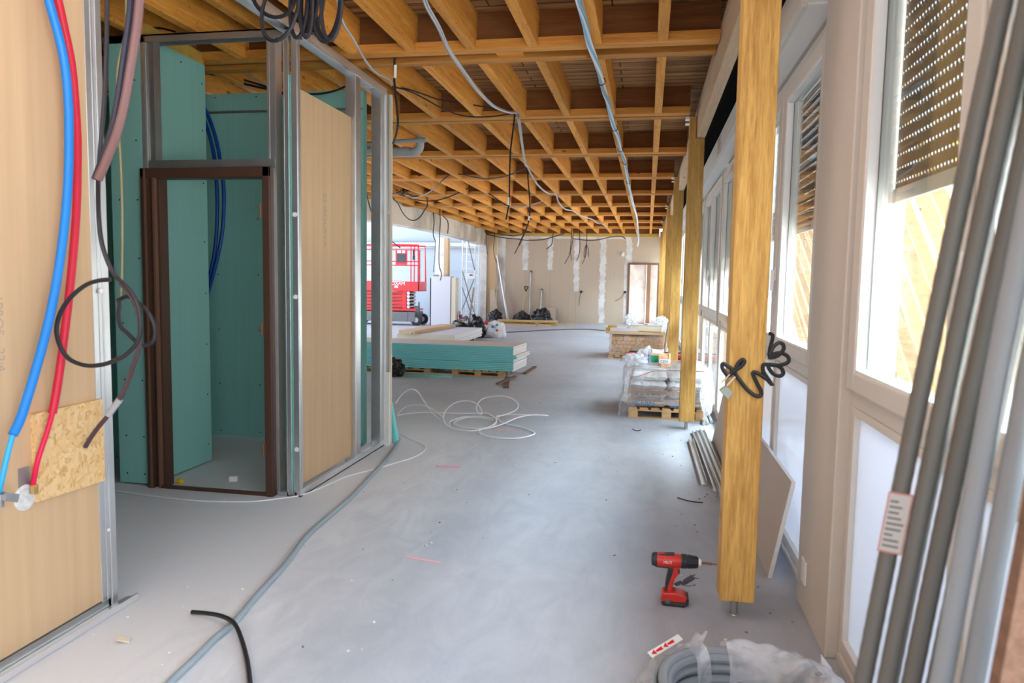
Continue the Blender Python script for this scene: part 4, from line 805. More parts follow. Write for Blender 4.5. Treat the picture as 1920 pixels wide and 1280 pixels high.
# ================================================================== WINDOW WALL
b = MB()
b.box(.75, .95, 2.99, 3.555, 0, 3.30)
struct(b.build('wall_right', M_pier, bevel=.006), 'taupe painted wall pier between the two nearest windows', 'wall')
t = thing('wall_socket', 'white socket plate low on the taupe wall pier', 'socket', (.75, 3.40, .18))
MB().box(.741, .75, 3.36, 3.44, .14, .25).build('plate', M_white, t, bevel=.003); MB().box(.738, .741, 3.375, 3.425, .16, .23).build('rocker', M_white, t, bevel=.002)
WIN = [(.9, 2.99), (3.555, 5.76), (5.84, 8.20), (8.30, 10.66), (10.78, 13.10), (13.20, 15.54), (15.64, 17.98), (18.08, 20.42), (20.52, 22.86), (22.96, 25.30)]
ZT0, ZT1 = 1.045, 1.115
shut = {0: 1.81, 1: 1.81, 2: 1.70, 3: 1.62, 4: 2.0, 5: 2.1}
for i, (y0, y1) in enumerate(WIN):
    w = struct(thing('window_%d' % (i+1), 'w', 'window', (.84, (y0+y1)/2, 0)), 'white framed window with two tall casements, %s along the window wall from the near end' % ORD[i], 'window')
    F = .05
    q = MB(); q.box(.80, .87, y0, y0+F, .03, 2.74); q.box(.80, .87, y1-F, y1, .03, 2.74); q.box(.80, .87, y0+F, y1-F, 2.66, 2.74); q.box(.80, .87, y0+F, y1-F, .03, .09); q.box(.795, .87, y0+F, y1-F, ZT0-.01, ZT1+.005)
    ym = (y0+y1)/2; q.box(.80, .87, ym-.035, ym+.035, .09, 2.66)
    q.box(.785, .80, y0+F, y1-F, .03, .055)
    q.build('outer_frame', M_pvc, w, bevel=.004)
    MB().box(.795, .89, y0, y1, 0, .03).build('sill', M_pvc, w)
    for s in range(2):
        a = y0+.03 if s == 0 else ym+.012; c = ym-.012 if s == 0 else y1-.03; S = .092
        q = MB()
        q.box(.765, .835, a, a+S, ZT1-.01, 2.65); q.box(.765, .835, c-S, c, ZT1-.01, 2.65); q.box(.765, .835, a+S, c-S, ZT1-.01, ZT1+.06); q.box(.765, .835, a+S, c-S, 2.57, 2.65)
        sash = q.build('sash', M_pvc, w, bevel=.006)
        q = MB(); e = .012
        for (p0, p1, r0, r1) in ((a+S-.003, a+S+e, ZT1+.0601, 2.5699), (c-S-e, c-S+.003, ZT1+.0601, 2.5699), (a+S+e, c-S-e, ZT1+.057, ZT1+.06+e), (a+S+e, c-S-e, 2.57-e, 2.573)): q.box(.770, .806, p0, p1, r0, r1)
        q.build('glazing_bead', M_white, sash)
        q = MB(); q.box(.808, .814, a+S-.01, c-S+.01, ZT1+.05, 2.58); q.build('pane', M_glass, sash)
        q = MB()
        for (p0, p1, r0, r1) in ((a+S+e, a+S+e+.006, ZT1+.075, 2.55), (c-S-e-.006, c-S-e, ZT1+.075, 2.55)): q.box(.8065, .8075, p0, p1, r0, r1)
        q.build('seal', M_seal, sash)
        # fixed pane below
        a2 = y0+F if s == 0 else ym+.035; c2 = ym-.035 if s == 0 else y1-F
        q = MB(); B = .03
        q.box(.79, .83, a2, a2+B, .09, ZT0-.01); q.box(.79, .83, c2-B, c2, .09, ZT0-.01); q.box(.79, .83, a2+B, c2-B, .09, .09+B); q.box(.79, .83, a2+B, c2-B, ZT0-.01-B, ZT0-.01)
        lf = q.build('lower_frame', M_pvc, w, bevel=.003)
        MB().box(.812, .818, a2+B-.008, c2-B+.008, .09+B-.008, ZT0-.01-B+.008).build('pane', M_film if i < 2 else M_glass, lf)
    # hinge cover with its dark gap
    for yy in (y0-.0, ):
        q = MB(); q.box(.765, .80, yy+.002, yy+.026, 1.02, 2.60); q.lathe([(.012, 0), (.012, .11), (.006, .125)], (.772, yy+.014, 2.60), 'Z', 10); q.build('hinge_cover', M_pvc, w, bevel=.003)
        MB().box(.772, .79, yy+.0262, yy+.030, 1.06, 2.58).build('hinge_gap', M_seal, w)
    q = MB(); q.box(.80, .812, ym-.02, ym+.02, 1.5, 1.62); 
    hd = MB().box(.752, .765, ym-.045, ym-.02, 1.52, 1.60); hd.box(.735, .752, ym-.042, ym-.023, 1.46, 1.585); hd.build('handle', M_white, w, bevel=.003)
    if i > 1:
        MB().box(.785, .87, y0-.09, y0, 0, 2.74).build('mullion_cover', M_pvc, w, bevel=.004)
    # shutter box above, and its roller curtain outside
    bx = thing('shutter_box', 'long taupe roller shutter box above window, %s along the window wall from the near end' % ORD[i], 'shutter box', (.7, ym, 2.74), 'shutter boxes above the windows')
    ya, yb = (y0-.0, y1+.07) if i == 1 else (y0-.06, y1+.06)
    if i == 0: ya, yb = y0, y1-.005
    q = MB(); q.box(.64, .90, ya, yb, 2.765, 2.93); q.box(.64, .668, ya, yb, 2.742, 2.765); q.build('casing', M_fascia, bx, bevel=.004)
    MB().box(.668, .79, ya+.004, yb-.004, 2.755, 2.765).build('underside', M_white, bx)
    if i in shut:
        sh = thing('roller_shutter', 'dark perforated roller shutter half lowered outside, %s window from the near end' % ORD[i], 'roller shutter', (.91, ym, shut[i]), 'roller shutters')
        q = MB(); z = shut[i]+.05; n = 0
        while z < 2.76:
            q.prism([(.905, y0+.01, z), (.911, y0+.01, z+.004), (.911, y0+.01, z+.046), (.905, y0+.01, z+.05), (.903, y0+.01, z+.025)], (0, y1-y0-.02, 0)); z += .05
        # single curtain sheet keeps the light holes clean
        q = MB(); q.face([(.905, y0+.01, shut[i]+.05), (.905, y1-.01, shut[i]+.05), (.905, y1-.01, 2.77), (.905, y0+.01, 2.77)])
        q.build('curtain', M_shut, sh)
        MB().box(.897, .913, y0+.01, y1-.01, shut[i], shut[i]+.05).build('bottom_bar', M_pvc, sh)
# ================================================================== CABLES AND PIPES
def cable(key, r, mat, label, cat='cable', name='hanging_cable', per=4, n=6, extra=(), group=None):
    pts = list(PATHS[key])
    if key[:4] in ('wall', 'beam', 'ring', 'pier', 'hang') or key == 'swag_loop':
      if pts[0][2] > 2.55: pts.insert(0, (pts[0][0], pts[0][1], 3.395))
    if key == 'court_cable': pts = [(pts[0][0]-.5, pts[0][1], 3.395), (pts[0][0]-.3, pts[0][1], 2.7)]+pts
    P_ = smooth_path(pts, per)
    q = MB(); q.tube(P_, r, n)
    if extra:
        t = thing(name, label, cat, P_[0], group)
        q.build('sheath', mat, t, True)
        for (k2, r2, m2, nm) in extra: MB().tube(smooth_path(PATHS[k2], per), r2, n+2).build(nm, m2, t, True)
        return t
    return tag(q.build(name, mat, None, True), label, cat, group, 'thing')
# white and blue cable run under the joists
t = thing('cable_run', 'bundle of white and light blue cables running straight down the hall under the joists', 'cable', PATHS['blue_white'][0])
base = smooth_path(PATHS['blue_white'], 5)
for k, (mt, rr) in enumerate(((M_whitew, .010), (M_bluecab, .009), (M_whitew, .008), (M_bluecab, .007), (M_greyw, .008))):
    pp = []
    for i, p in enumerate(base):
        a = i*.22+k*1.26
        pp.append(p+Vector((math.cos(a)*.014, 0, math.sin(a)*.010)))
    MB().tube(pp, rr, 6).build('strand', mt, t, True)
q = MB()
for i in (27, 46, 55, 60, 66): q.tube([base[i]+Vector((.03*math.cos(a), 0, .03*math.sin(a))) for a in [2*PI*j/10 for j in range(10)]], .004, 5, closed=True)
q.build('cable_tie', M_black, t)
t = thing('cable_run', 'pair of grey cables sagging from joist to joist down the middle of the hall', 'cable', PATHS['grey_bundle'][0])
base = smooth_path(PATHS['grey_bundle'], 5)
for k in range(3):
    MB().tube([p+Vector((.009*math.cos(k*2.1+i*.05), 0, .007*math.sin(k*2.1+i*.05))) for i, p in enumerate(base)], .0068, 6).build('strand', M_greyw, t, True)
cable('grey_corner', .008, M_greyw, 'grey cable sagging from the joists to the top corner of the stud partition')
cable('hang_taped', .0095, M_blackw, 'black cable with white tape bands hanging beside the partition corner', extra=(('tape', .012, M_tape, 'tape_band'), ('tape2', .012, M_tape, 'tape_band')))
cable('corner_upper', .007, M_blackw, 'upper black cable strung from the partition corner to the grey cables')
cable('corner_lower', .007, M_blackw, 'lower sagging black cable strung from the partition corner to the grey cables')
cable('hang_thin', .009, M_blackw, 'thin black cable hanging straight down where the grey cables meet the cross beam', extra=(('hang_thin_tape', .011, M_tape, 'tape_band'),))
cable('hang_mid', .012, M_blackw, 'black cable hanging under the fifth cross beam with a white tape band near its end', extra=(('hang_mid_tape', .015, M_tape, 'tape_band'),))
cable('swag_wide', .010, M_blackw, 'black cable drooping between the joists towards the grey cables')
cable('swag_long', .010, M_blackw, 'black cable running down from the joists to the tangle beside the concrete beam')
cable('swag_low', .012, M_blackw, 'black cable in two long swags under the joists near the concrete beam')
cable('swag_loop', .011, M_blackw, 'black cable in a deep loop in front of the curved concrete beam')
cable('tangle', .009, M_blackw, 'knotted tangle of black cable under the joists near the partition edge')
cable('swag_far', .010, M_greyw, 'grey cable drooping between joists in the middle of the ceiling')
cable('ring_drop1', .014, M_blackw, 'black cable hanging in front of the plastered column, nearest the red lift')
cable('ring_drop2', .014, M_blackw, 'long black cable hanging in front of the plastered column, ending in a hook')
cable('ring_drop3', .013, M_blackw, 'short black cable hanging on the concrete beam beside the plastered column')
cable('col_cable', .012, M_blackw, 'black cable running down the side of the plastered column to the white cabinet')
cable('court_cable', .012, M_blackw, 'stiff black cable end sticking out past the partition above the red lift')
for k, r, lb in (('beam_sag1', .016, 'long black cable sagging along the top of the tan end wall'), ('beam_sag2', .014, 'black cable sagging along the end wall towards the doorway'), ('beam_sag3', .014, 'black cable sagging across the yellow plate above the metal pipe'),
    ('wall_drop_a', .017, 'stiff black cable slanting down in front of the tan wall, nearest the shovel'), ('wall_drop_b', .015, 'black cable with a curled end hanging over the second jointing strip'), ('wall_drop_c', .013, 'black cable with a slanted tip hanging between second and third jointing strips'),
    ('wall_drop_d', .012, 'straight black cable beside the slanted tip, between second and third jointing strips'), ('wall_drop_e', .014, 'black cable hanging in front of the third jointing strip'), ('pier_cable', .012, 'thin cable hanging down the pale boxed pier to the leaning metal pipe'),
    ('pier_cable2', .012, 'thin black cable hanging down the edge of the grey end column')):
    cable(k, r, M_blackw, lb)
t = thing('cable_bundle', 'black cable hanging with many splayed ends in front of the tan wall', 'cable', PATHS['bundle_0'][0])
for k in ('bundle_0', 'bundle_1', 'bundle_2', 'bundle_3', 'bundle_tip'): MB().tube(smooth_path(([(PATHS[k][0][0], PATHS[k][0][1], 3.395)] if 'tip' not in k else [])+PATHS[k]), .011, 5).build('strand', M_blackw, t, True)
cable('white_tail', .016, M_whitew, 'white cable end curling down below the ceiling near the far doorway')
cable('far_floor_cable', .012, M_blackw, 'black cable lying across the floor before the tan end wall', name='floor_cable')
# near hanging cables beside the beige partition
cable('pink_cable', .016, M_pinkw, 'thick pinkish grey cable slanting down in front of the steel end stud', n=8)
cable('navy_cable', .013, plain('navy_cable_skin', (.02, .022, .05), .4), 'thick navy cable running beside the pinkish grey one, in front of the steel end stud', n=8)
cable('dark_cable', .0085, M_blackw, 'black cable hanging in one wide loop in front of the beige partition edge', per=5, n=8)
cable('dark_cable2', .0095, M_brownw, 'dark brown cable tail ending with a white taped sleeve above the chipboard', n=8, extra=(('dark_cable2_tape', .014, M_greyw, 'tape_band'),))
cable('knot_loop', .0085, M_blackw, 'black cable tied in a small loose knot beside the brown door frame', n=8)
cable('yellow_wire', .005, M_yelw, 'thin green and yellow wire hanging down to the black cable knot', n=6)
t = thing('pipe_blue', 'thick bright blue pipe sleeve curving down the beige partition', 'pipe', PATHS['blue_pipe'][0]); t.name = 'water_pipe'
MB().tube(smooth_path(PATHS['blue_pipe'], 5), .0165, 14).build('sleeve', M_blueb, t, True); MB().tube(smooth_path(PATHS['blue_inner'], 4), .0095, 10).build('inner_pipe', plain('light_blue_pipe', (.03, .40, .82), .35), t, True)
p0 = Vector(PATHS['blue_inner'][-1])
q = MB(); q.lathe([(.016, 0), (.016, .03), (.024, .03), (.024, .05)], p0+Vector((.0, 0, -.05)), 'Z', 12); q.bar(p0+Vector((.02, .0, -.01)), p0+Vector((.02, .05, -.03)), .03, .03); q.build('fitting', M_steeld, t)
t = thing('water_pipe', 'bright red pipe sleeve curving down the beige partition beside the chipboard', 'pipe', PATHS['red_pipe'][0])
MB().tube(smooth_path(PATHS['red_pipe'], 5), .0155, 14).build('sleeve', M_redb, t, True); MB().tube(smooth_path(PATHS['red_inner'], 4), .0095, 10).build('inner_pipe', plain('crimson_pipe', (.75, .005, .07), .35), t, True)
p0 = Vector(PATHS['red_inner'][-1])
MB().lathe([(.014, 0), (.014, .03), (.011, .034)], p0+Vector((.004, 0, -.03)), 'Z', 8).build('fitting', M_brass, t)
t = thing('pipe_outlet', 'white round pipe outlet plate set in the beige partition under the red pipe', 'outlet', (-2.33, 2.325, .64))
q = MB(); q.lathe([(.050, 0), (.050, .004), (.040, .008), (.040, .004), (.0, .004)], (-2.33, 2.335, .632), 'X', 24); q.build('plate', plain('chalky_white', (.70, .70, .70), .7, noise_amt=.15, scale=60), t)
MB().box(-2.3295, -2.327, 2.31, 2.36, .66, .75).build('backplate', M_steeld, t)
tag(MB().prism([(-2.330, 2.375, .950), (-2.330, 2.7355, .953), (-2.330, 2.7355, .590), (-2.330, 2.375, .602)], (.018, 0, 0)).build('chipboard_patch', M_osb), 'square of orange oriented strand board screwed to the beige partition', 'board')
# blue pipes in the small rooms
for k, lb in (('blue_in1', 'outer deep blue pipe curving down the teal wall inside the small room'), ('blue_in2', 'inner deep blue pipe curving down the teal wall inside the small room')):
    tag(MB().tube(smooth_path(PATHS[k], 5), .016, 10).build('water_pipe', M_bluein, None, True), lb, 'pipe', 'blue pipes in the small room')
for k, lb in (('blue_left', 'upper short blue pipe high in the gap behind the beige partition'), ('blue_left2', 'lower short blue pipe high in the gap behind the beige partition')):
    tag(MB().tube(smooth_path(PATHS[k], 5), .014, 10).build('water_pipe', M_bluein, None, True), lb, 'pipe')
cable('wire_left', .007, M_blackw, 'thin black wire lying over the top of the narrow green board')
cable('in_wire1', .008, M_greyw, 'grey cable slanting down behind the door wall below the joists')
cable('in_wire2', .010, M_blackw, 'lower black cable sagging across the top of the small room')
cable('in_wire3', .009, M_blackw, 'upper black cable sagging across the top of the small room')
cable('in_wire4', .009, M_blackw, 'black cable passing behind the studs above the beige sheet')
# coil of black cable hanging at the stud corner
t = thing('cable_coil', 'large coil of black cable hung from the ceiling over the stud corner', 'cable', (-1.85, 3.6, 2.9))
for k in 'abcdefghi': MB().tube(smooth_path(PATHS['coil_'+k], 3), .0105, 6).build('loop', M_blackw if k not in 'h' else M_brownw, t, True)
# black cable wound around the nearest post
t = thing('coiled_cable', 'springy black cable wound around the nearest yellow post above the padlock', 'cable', PATHS['post_coil'][0])
MB().tube(smooth_path(PATHS['post_coil'], 4), .0085, 8).build('sheath', M_black, t, True)
t = thing('padlock', 'grey metal padlock hanging at the side of the nearest yellow post', 'padlock', PATHS['lock'][0])
L4 = [Vector(p) for p in PATHS['lock']]
q = MB(); q.prism(L4, (0, .03, 0)); q.build('body', plain('lock_body', (.34, .35, .30), .5), t, bevel=.003)
a, c = [Vector(p) for p in PATHS['lock_bar']]; q = MB(); q.tube([a+Vector((0, .015, 0)), c+Vector((0, .015, 0))], .004, 8); q.tube([a+Vector((-.022, .015, .01)), c+Vector((-.022, .015, .012))], .003, 8); q.build('shackle', M_alu, t, True)

# hoses and cables on the floor
cable('hose', .0145, M_hose, 'grey blue hose snaking along the screed from the partition end', 'hose', 'floor_hose', 6, 12)
cable('short_black', .0095, M_black, 'short black cable end lying across the grey blue hose', name='floor_cable', n=8)
cable('white_run', .0055, M_whitew, 'thin pale cable lying on the screed around the foot of the partition', name='floor_cable', n=6)
t = thing('loose_cable', 'loose white cable lying in wide rings in the middle of the floor', 'cable', PATHS['coil_main'][0])
for k in ('coil_lead', 'coil_main', 'coil_tail'): MB().tube(smooth_path(PATHS[k], 4), .0068, 6).build('ring', M_whitew, t, True)
t = thing('loose_cable', 'white cable arching up off the floor beside the teal board strips', 'cable', PATHS['arch_high'][0])
for k in ('arch_high', 'arch_low'): MB().tube(smooth_path(PATHS[k], 5), .0065, 6).build('arch', M_whitew, t, True)
cable('floor_wire', .004, M_black, 'short black wire offcut on the floor beside the nearest post', name='wire_offcut')
cable('floor_wire2', .004, M_black, 'short curved black wire offcut on the floor before the wrapped sacks', name='wire_offcut')
# grey drain pipes above the partition end
t = thing('drain_pipe', 'grey plastic drain pipe with an elbow under the ceiling beyond the partition', 'pipe', (-2.8, 8.2, 2.95))
q = MB(); q.tube(smooth_path([(-3.5, 8.2, 2.99), (-3.0, 8.2, 2.965), (-2.76, 8.2, 2.955), (-2.69, 8.2, 2.965), (-2.65, 8.2, 3.0), (-2.645, 8.2, 3.06), (-2.645, 8.2, 3.13)], 4), .050, 16); q.build('elbow_pipe', M_gplast, t, True)
MB().lathe([(.056, 0), (.056, .09)], (-2.85, 8.2, 2.958), 'X', 18).build('collar', M_gplast, t, True)
t = thing('drain_pipe', 'narrow grey plastic waste pipe lying over the thick drain pipe', 'pipe', (-2.8, 8.1, 3.05))
MB().tube([(-3.4, 8.12, 3.035), (-2.9, 8.12, 3.06), (-2.56, 8.12, 3.075)], .024, 12).build('pipe', M_gplast, t, True); MB().lathe([(.03, 0), (.03, .06)], (-2.61, 8.12, 3.073), 'X', 14).build('collar', M_gplast, t, True)

# ================================================================== THE NEAR RIGHT CORNER: CONDUITS
def lean(bot, top, r, mat, label, rings=True, group=None, cat='conduit', name='conduit'):
    a, c = Vector(bot), Vector(top); n = 150 if rings else 2; P_ = []; R_ = []
    for i in range(n+1):
        t_ = i/n; bow = math.sin(t_*PI)*.012
        P_.append(a.lerp(c, t_)+Vector((-bow, 0, 0))); R_.append(r*(1+(.035 if i % 2 else 0)) if rings else r)
    return tag(MB().tube(P_, R_, 14).build(name, mat, None, True), label, cat, group, 'thing')
CG = 'bundle of grey conduits leaning beside the nearest window'
def ln(px, Y): pass
specs = [((.372, 1.50, 0), (.690, 1.43, 2.735), 'grey conduit on the room side of the leaning bundle, carrying the paper label'),
         ((.405, 1.475, 0), (.723, 1.405, 2.735), 'second grey conduit from the room side of the leaning bundle'),
         ((.438, 1.45, 0), (.756, 1.38, 2.735), 'third grey conduit from the room side of the leaning bundle'),
         ((.471, 1.425, 0), (.762, 1.355, 2.55), 'grey conduit on the window side of the leaning bundle'),
         ((.425, 1.515, 0), (.745, 1.45, 2.735), 'grey conduit tucked behind the leaning bundle')]
for a, c, lb in specs: lean(a, c, .0165, M_conduit, lb, True, CG)
lean((.455, 1.335, 0), (.690, 1.24, 2.735), .0175, M_conduit2, 'blue grey conduit leaning apart, between the conduit bundle and the picture edge', False)
lean((.492, 1.315, 0), (.730, 1.22, 2.735), .0175, M_conduit2, 'blue grey conduit leaning beside its twin, nearest the viewer', False)
q = MB(); q.bar((.50, 1.16, 0), (.70, 1.06, 2.735), .10, .03, up=(0, 1, 0)); tag(q.build('timber_plank', M_offcut), 'brown plank leaning at the picture edge, nearer than the blue grey conduits', 'plank')
a, c = Vector(specs[0][0]), Vector(specs[0][1]); d_ = (c-a).normalized()
def on_pipe(z, off=0): return a.lerp(c, z/2.735)+Vector((-math.sin(z/2.735*PI)*.012, 0, 0))
t = thing('paper_label', 'small white paper label with a red border on the leaning grey conduits', 'label', on_pipe(1.05))
p = on_pipe(1.05); right = Vector((1, -.45, 0)).normalized(); up = d_
nrm = right.cross(up).normalized()
if nrm.y > 0: nrm = -nrm
o_ = p + nrm*.0185
def lab(x0, x1, y0, y1, h, mat, nm):
    q = MB(); q.prism([o_+right*x0+up*y0, o_+right*x1+up*y0, o_+right*x1+up*y1, o_+right*x0+up*y1], nrm*h); return q.build(nm, mat, t)
lab(-.018, .024, -.06, .06, .0006, plain('dull_red_print', (.42, .16, .13), .6), 'border'); lab(-.0155, .0215, -.0565, .0565, .0009, plain('grey_paper', (.42, .40, .38), .7), 'paper')
q = MB()
for i in range(9):
    y = -.048+.011*i; w = random.uniform(.012, .03)
    q.prism([o_+right*-.012+up*y, o_+right*(-.012+w)+up*y, o_+right*(-.012+w)+up*(y+.004), o_+right*-.012+up*(y+.004)], nrm*.0012)
q.build('print_lines', M_ink2, t)
# coil of grey conduit wrapped in film, at the bottom edge
t = thing('conduit_coil', 'coil of grey corrugated conduit half wrapped in white film on the floor', 'conduit coil', (.36, 2.5, 0))
q = MB()
for k, (R_, z) in enumerate(((.27, .03), (.285, .065), (.28, .10), (.25, .125), (.225, .03), (.235, .07), (.235, .105))):
    pp = [Vector((.385+R_*1.15*math.cos(a_), 2.475+R_*math.sin(a_), z+.006*math.sin(3*a_))) for a_ in [2*PI*i/140 for i in range(140)]]
    q.tube(pp, [.0165*(1.08 if i % 2 else .98) for i in range(140)], 8, closed=True)
q.build('turns', M_conduit2, t, True)
def filmfn(a0, a1, seed, r0=.195, r1=.32, top=.155):
    def fn(u, v):
        a_ = a0+(a1-a0)*u; w = v*PI*1.15-.25
        rr = (r0+r1)/2 - (r1-r0)/2*math.cos(w)*1.02; z = .055+math.sin(w)*(top-.055)
        nn = noise.noise(Vector((a_*5+seed, v*6, seed)))
        rr += nn*.014; z = max(.004, z+noise.noise(Vector((a_*7, v*8, seed+3)))*.016)
        return (.385+rr*1.15*math.cos(a_), 2.475+rr*math.sin(a_), z)
    return fn
MB().grid(filmfn(-.1, 1.75, 1.3), 60, 26).build('film_wrap', M_wrapw, t, True)
MB().grid(filmfn(2.05, 2.32, 4.7), 14, 26).build('film_band', M_wrapw, t, True)
MB().grid(filmfn(2.5, 3.9, 8.1, .25, .33, .12), 30, 20).build('film_scrap', M_wrap, t, True)
MB().grid(lambda u, v: (.20+.05*u+.02*v, 2.735+.02*u+.01*v, .12+.045*v+.008*math.sin(9*u)), 10, 5).build('film_scrap', M_wrapw, t, True)
MB().grid(lambda u, v: (.66+.03*u, 2.66-.04*u+.02*v, .11+.06*v*(1-.5*u)), 6, 4).build('film_scrap', M_wrapw, t, True)
t = thing('arrow_label', 'white strip label with red arrows lying beside the wrapped conduit coil', 'label', (.10, 2.72, 0))
A_ = Vector((.045, 2.735, .075)); B_ = Vector((.165, 2.86, .10)); u_ = (B_-A_).normalized(); s_ = u_.cross(Vector((0, -.6, .8))).normalized(); n_ = s_.cross(u_).normalized()
MB().prism([A_, A_+s_*.028, B_+s_*.028, B_], n_*.0008).build('paper', M_tape, t)
q = MB()
for k in (0.01, .075):
    c_ = A_+u_*k+s_*.014+n_*.001
    q.prism([c_, c_+u_*.022+s_*.011, c_+u_*.022-s_*.011], n_*.0008); 
    q.prism([c_+u_*.026-s_*.004, c_+u_*.06-s_*.007, c_+u_*.06+s_*.007, c_+u_*.026+s_*.004], n_*.0008)
q.build('arrow', M_redpaint, t)

# ================================================================== DRILL
t = thing('cordless_drill', 'red and black cordless drill standing on its battery on the floor beside the nearest post', 'drill', (.165, 3.36, 0))
yc = 3.365
def side(pts, y0, y1, mat, nm, bev=.004):
    return MB().prism([(x, y0, z) for x, z in pts], (0, y1-y0, 0)).build(nm, mat, t, bevel=bev)
side([(.112, .012), (.118, .001), (.212, .0), (.232, .010), (.232, .020), (.112, .022)], yc-.040, yc+.040, M_drillblk, 'battery_base', .005)
side([(.108, .020), (.110, .050), (.118, .063), (.175, .066), (.215, .058), (.232, .040), (.236, .020)], yc-.038, yc+.038, M_drillred, 'battery', .007)
side([(.217, .012), (.236, .016), (.236, .040), (.228, .050), (.222, .040)], yc-.0395, yc+.0395, M_drillblk, 'battery_end', .003)
side([(.128, .014), (.152, .014), (.152, .032), (.128, .034)], yc-.0405, yc-.036, M_ink2, 'battery_plate', .001)
side([(.128, .060), (.157, .062), (.166, .105), (.176, .150), (.185, .178), (.140, .178), (.132, .135), (.127, .095)], yc-.019, yc+.019, M_drillblk, 'grip', .007)
side([(.137, .058), (.158, .062), (.160, .085), (.170, .125), (.186, .150), (.184, .182), (.164, .182), (.158, .150), (.148, .115), (.138, .085)], yc-.0215, yc+.0215, M_drillred, 'grip_panel', .004)
side([(.180, .140), (.190, .146), (.192, .160), (.186, .176), (.178, .170)], yc-.010, yc+.010, M_drillblk, 'trigger', .003)
q = MB(); q.lathe([(.020, .066), (.029, .069), (.032, .085), (.033, .13), (.034, .17), (.031, .20)], (0, yc, .206), 'X', 24); q.build('motor_housing', M_drillred, t, True)
q = MB(); q.lathe([(.018, .060), (.028, .063), (.0325, .076), (.0325, .086)], (0, yc, .206), 'X', 24); q.build('rear_cap', M_drillblk, t, True)
side([(.068, .222), (.095, .236), (.165, .2415), (.168, .228), (.11, .224)], yc-.018, yc+.018, M_drillblk, 'top_grip', .004)
side([(.078, .176), (.085, .174), (.140, .172), (.140, .180), (.09, .182)], yc-.02, yc+.02, M_drillblk, 'under_cap', .003)
q = MB(); q.lathe([(.0325, .195), (.0335, .200), (.0335, .206), (.031, .208), (.0335, .211), (.0335, .217), (.032, .22), (.030, .225), (.024, .272), (.020, .274)], (0, yc, .2075), 'X', 28); q.build('chuck', M_drillblk, t, True)
q = MB()
for k in range(14):
    a_ = 2*PI*k/14; q.bar((.226, yc+.0305*math.cos(a_), .2075+.0305*math.sin(a_)), (.268, yc+.0255*math.cos(a_), .2075+.0255*math.sin(a_)), .003, .003)
q.build('chuck_ribs', M_black, t)
MB().lathe([(.017, .272), (.017, .282), (.011, .288)], (0, yc, .2075), 'X', 20).build('chuck_nose', M_tape, t, True)
q = MB(); q.tube([(.286, yc, .2075), (.335, yc, .206)], .0055, 8); q.tube([(.335, yc, .206), (.358, yc, .2055)], .0025, 6); q.build('screw_bit', M_offcut, t, True)
text('maker_mark', 'HILTI', .017, M_tape, (.114, yc-.0345, .203), (1, 0, 0), (0, 0, 1), t, depth=.001)
q = MB(); q.bar((.176, yc+.03, .078), (.205, yc+.05, .086), .02, .008); q.prism([(.205, yc+.04, .076), (.212, yc+.04, .096), (.250, yc+.07, .112), (.268, yc+.07, .098), (.225, yc+.05, .074)], (0, .006, .004)); q.tube([(.262, yc+.07, .104), (.285, yc+.07, .101)], .0022, 6); q.tube([(.25, yc+.07, .11), (.268, yc+.075, .118)], .003, 6); q.tube([(.205, yc+.045, .074), (.235, yc+.05, .068), (.268, yc+.06, .071)], .0016, 6); q.build('belt_hook', M_chassis, t)

# ================================================================== BOARD AND PROFILES ALONG THE WINDOWS
q = MB(); th = .022
A0 = Vector((.652, 3.77, .0)); B0 = Vector((.745, 3.77, .510)); nn = Vector((B0.z-A0.z, 0, -(B0.x-A0.x))).normalized()*th
q.hexa([A0, A0+nn, A0+nn+Vector((0, 3.25, 0)), A0+Vector((0, 3.25, 0)), B0, B0+nn, B0+nn+Vector((0, 3.25, 0)), B0+Vector((0, 3.25, 0))], 0, [1, 1, 1, 1, 1, 0])
tag(q.build('leaning_board', [plain('taupe_board', (.50, .42, .355), .7, noise_amt=.02, scale=3), M_gyps], bevel=.002), 'long taupe plasterboard offcut with white edges leaning on the window wall', 'board')
for i, (p0, p1, z) in enumerate((((.46, 5.45, .0), (.452, 6.95, .0), .012), ((.535, 5.30, 0), (.508, 7.35, 0), .012), ((.575, 4.5, 0), (.548, 7.42, 0), .02), ((.612, 4.7, 0), (.590, 7.5, 0), .02))):
    q = MB(); a, c = Vector(p0), Vector(p1); s_ = Vector((1, 0, 0)); w = .021
    q.bar(a+Vector((0, 0, .003)), c+Vector((0, 0, .003)), w*2, .003); q.bar(a-s_*w+Vector((0, 0, .018)), c-s_*w+Vector((0, 0, .018)), .003, .034); q.bar(a+s_*w+Vector((0, 0, .018)), c+s_*w+Vector((0, 0, .018)), .003, .034)
    tag(q.build('metal_profile', M_steel), ['shortest metal stud profile on the floor, outermost from the window wall', 'metal stud profile on the floor, second outermost from the window wall', 'long metal stud profile on the floor, third outermost from the window wall', 'bright metal stud profile on the floor against the taupe leaning board'][i], 'metal profile', 'metal profiles on the floor')
q = MB(); q.box(.585, .603, 4.75, 5.6, .036, .05); 
for i, (a, c) in enumerate((((.635, 7.78, .018), (.655, 11.2, .018)), ((.675, 7.80, .018), (.70, 11.4, .018)), ((.722, 7.9, .018), (.742, 11.5, .018)))):
    q = MB(); q.tube([a, c], .018, 10); tag(q.build('plastic_tube', M_gplast, None, True), ['grey tube on the floor by the windows, nearest the yellow posts', 'middle one of three grey tubes on the floor by the windows', 'grey tube on the floor tight against the window sill'][i], 'tube', 'grey tubes along the windows')

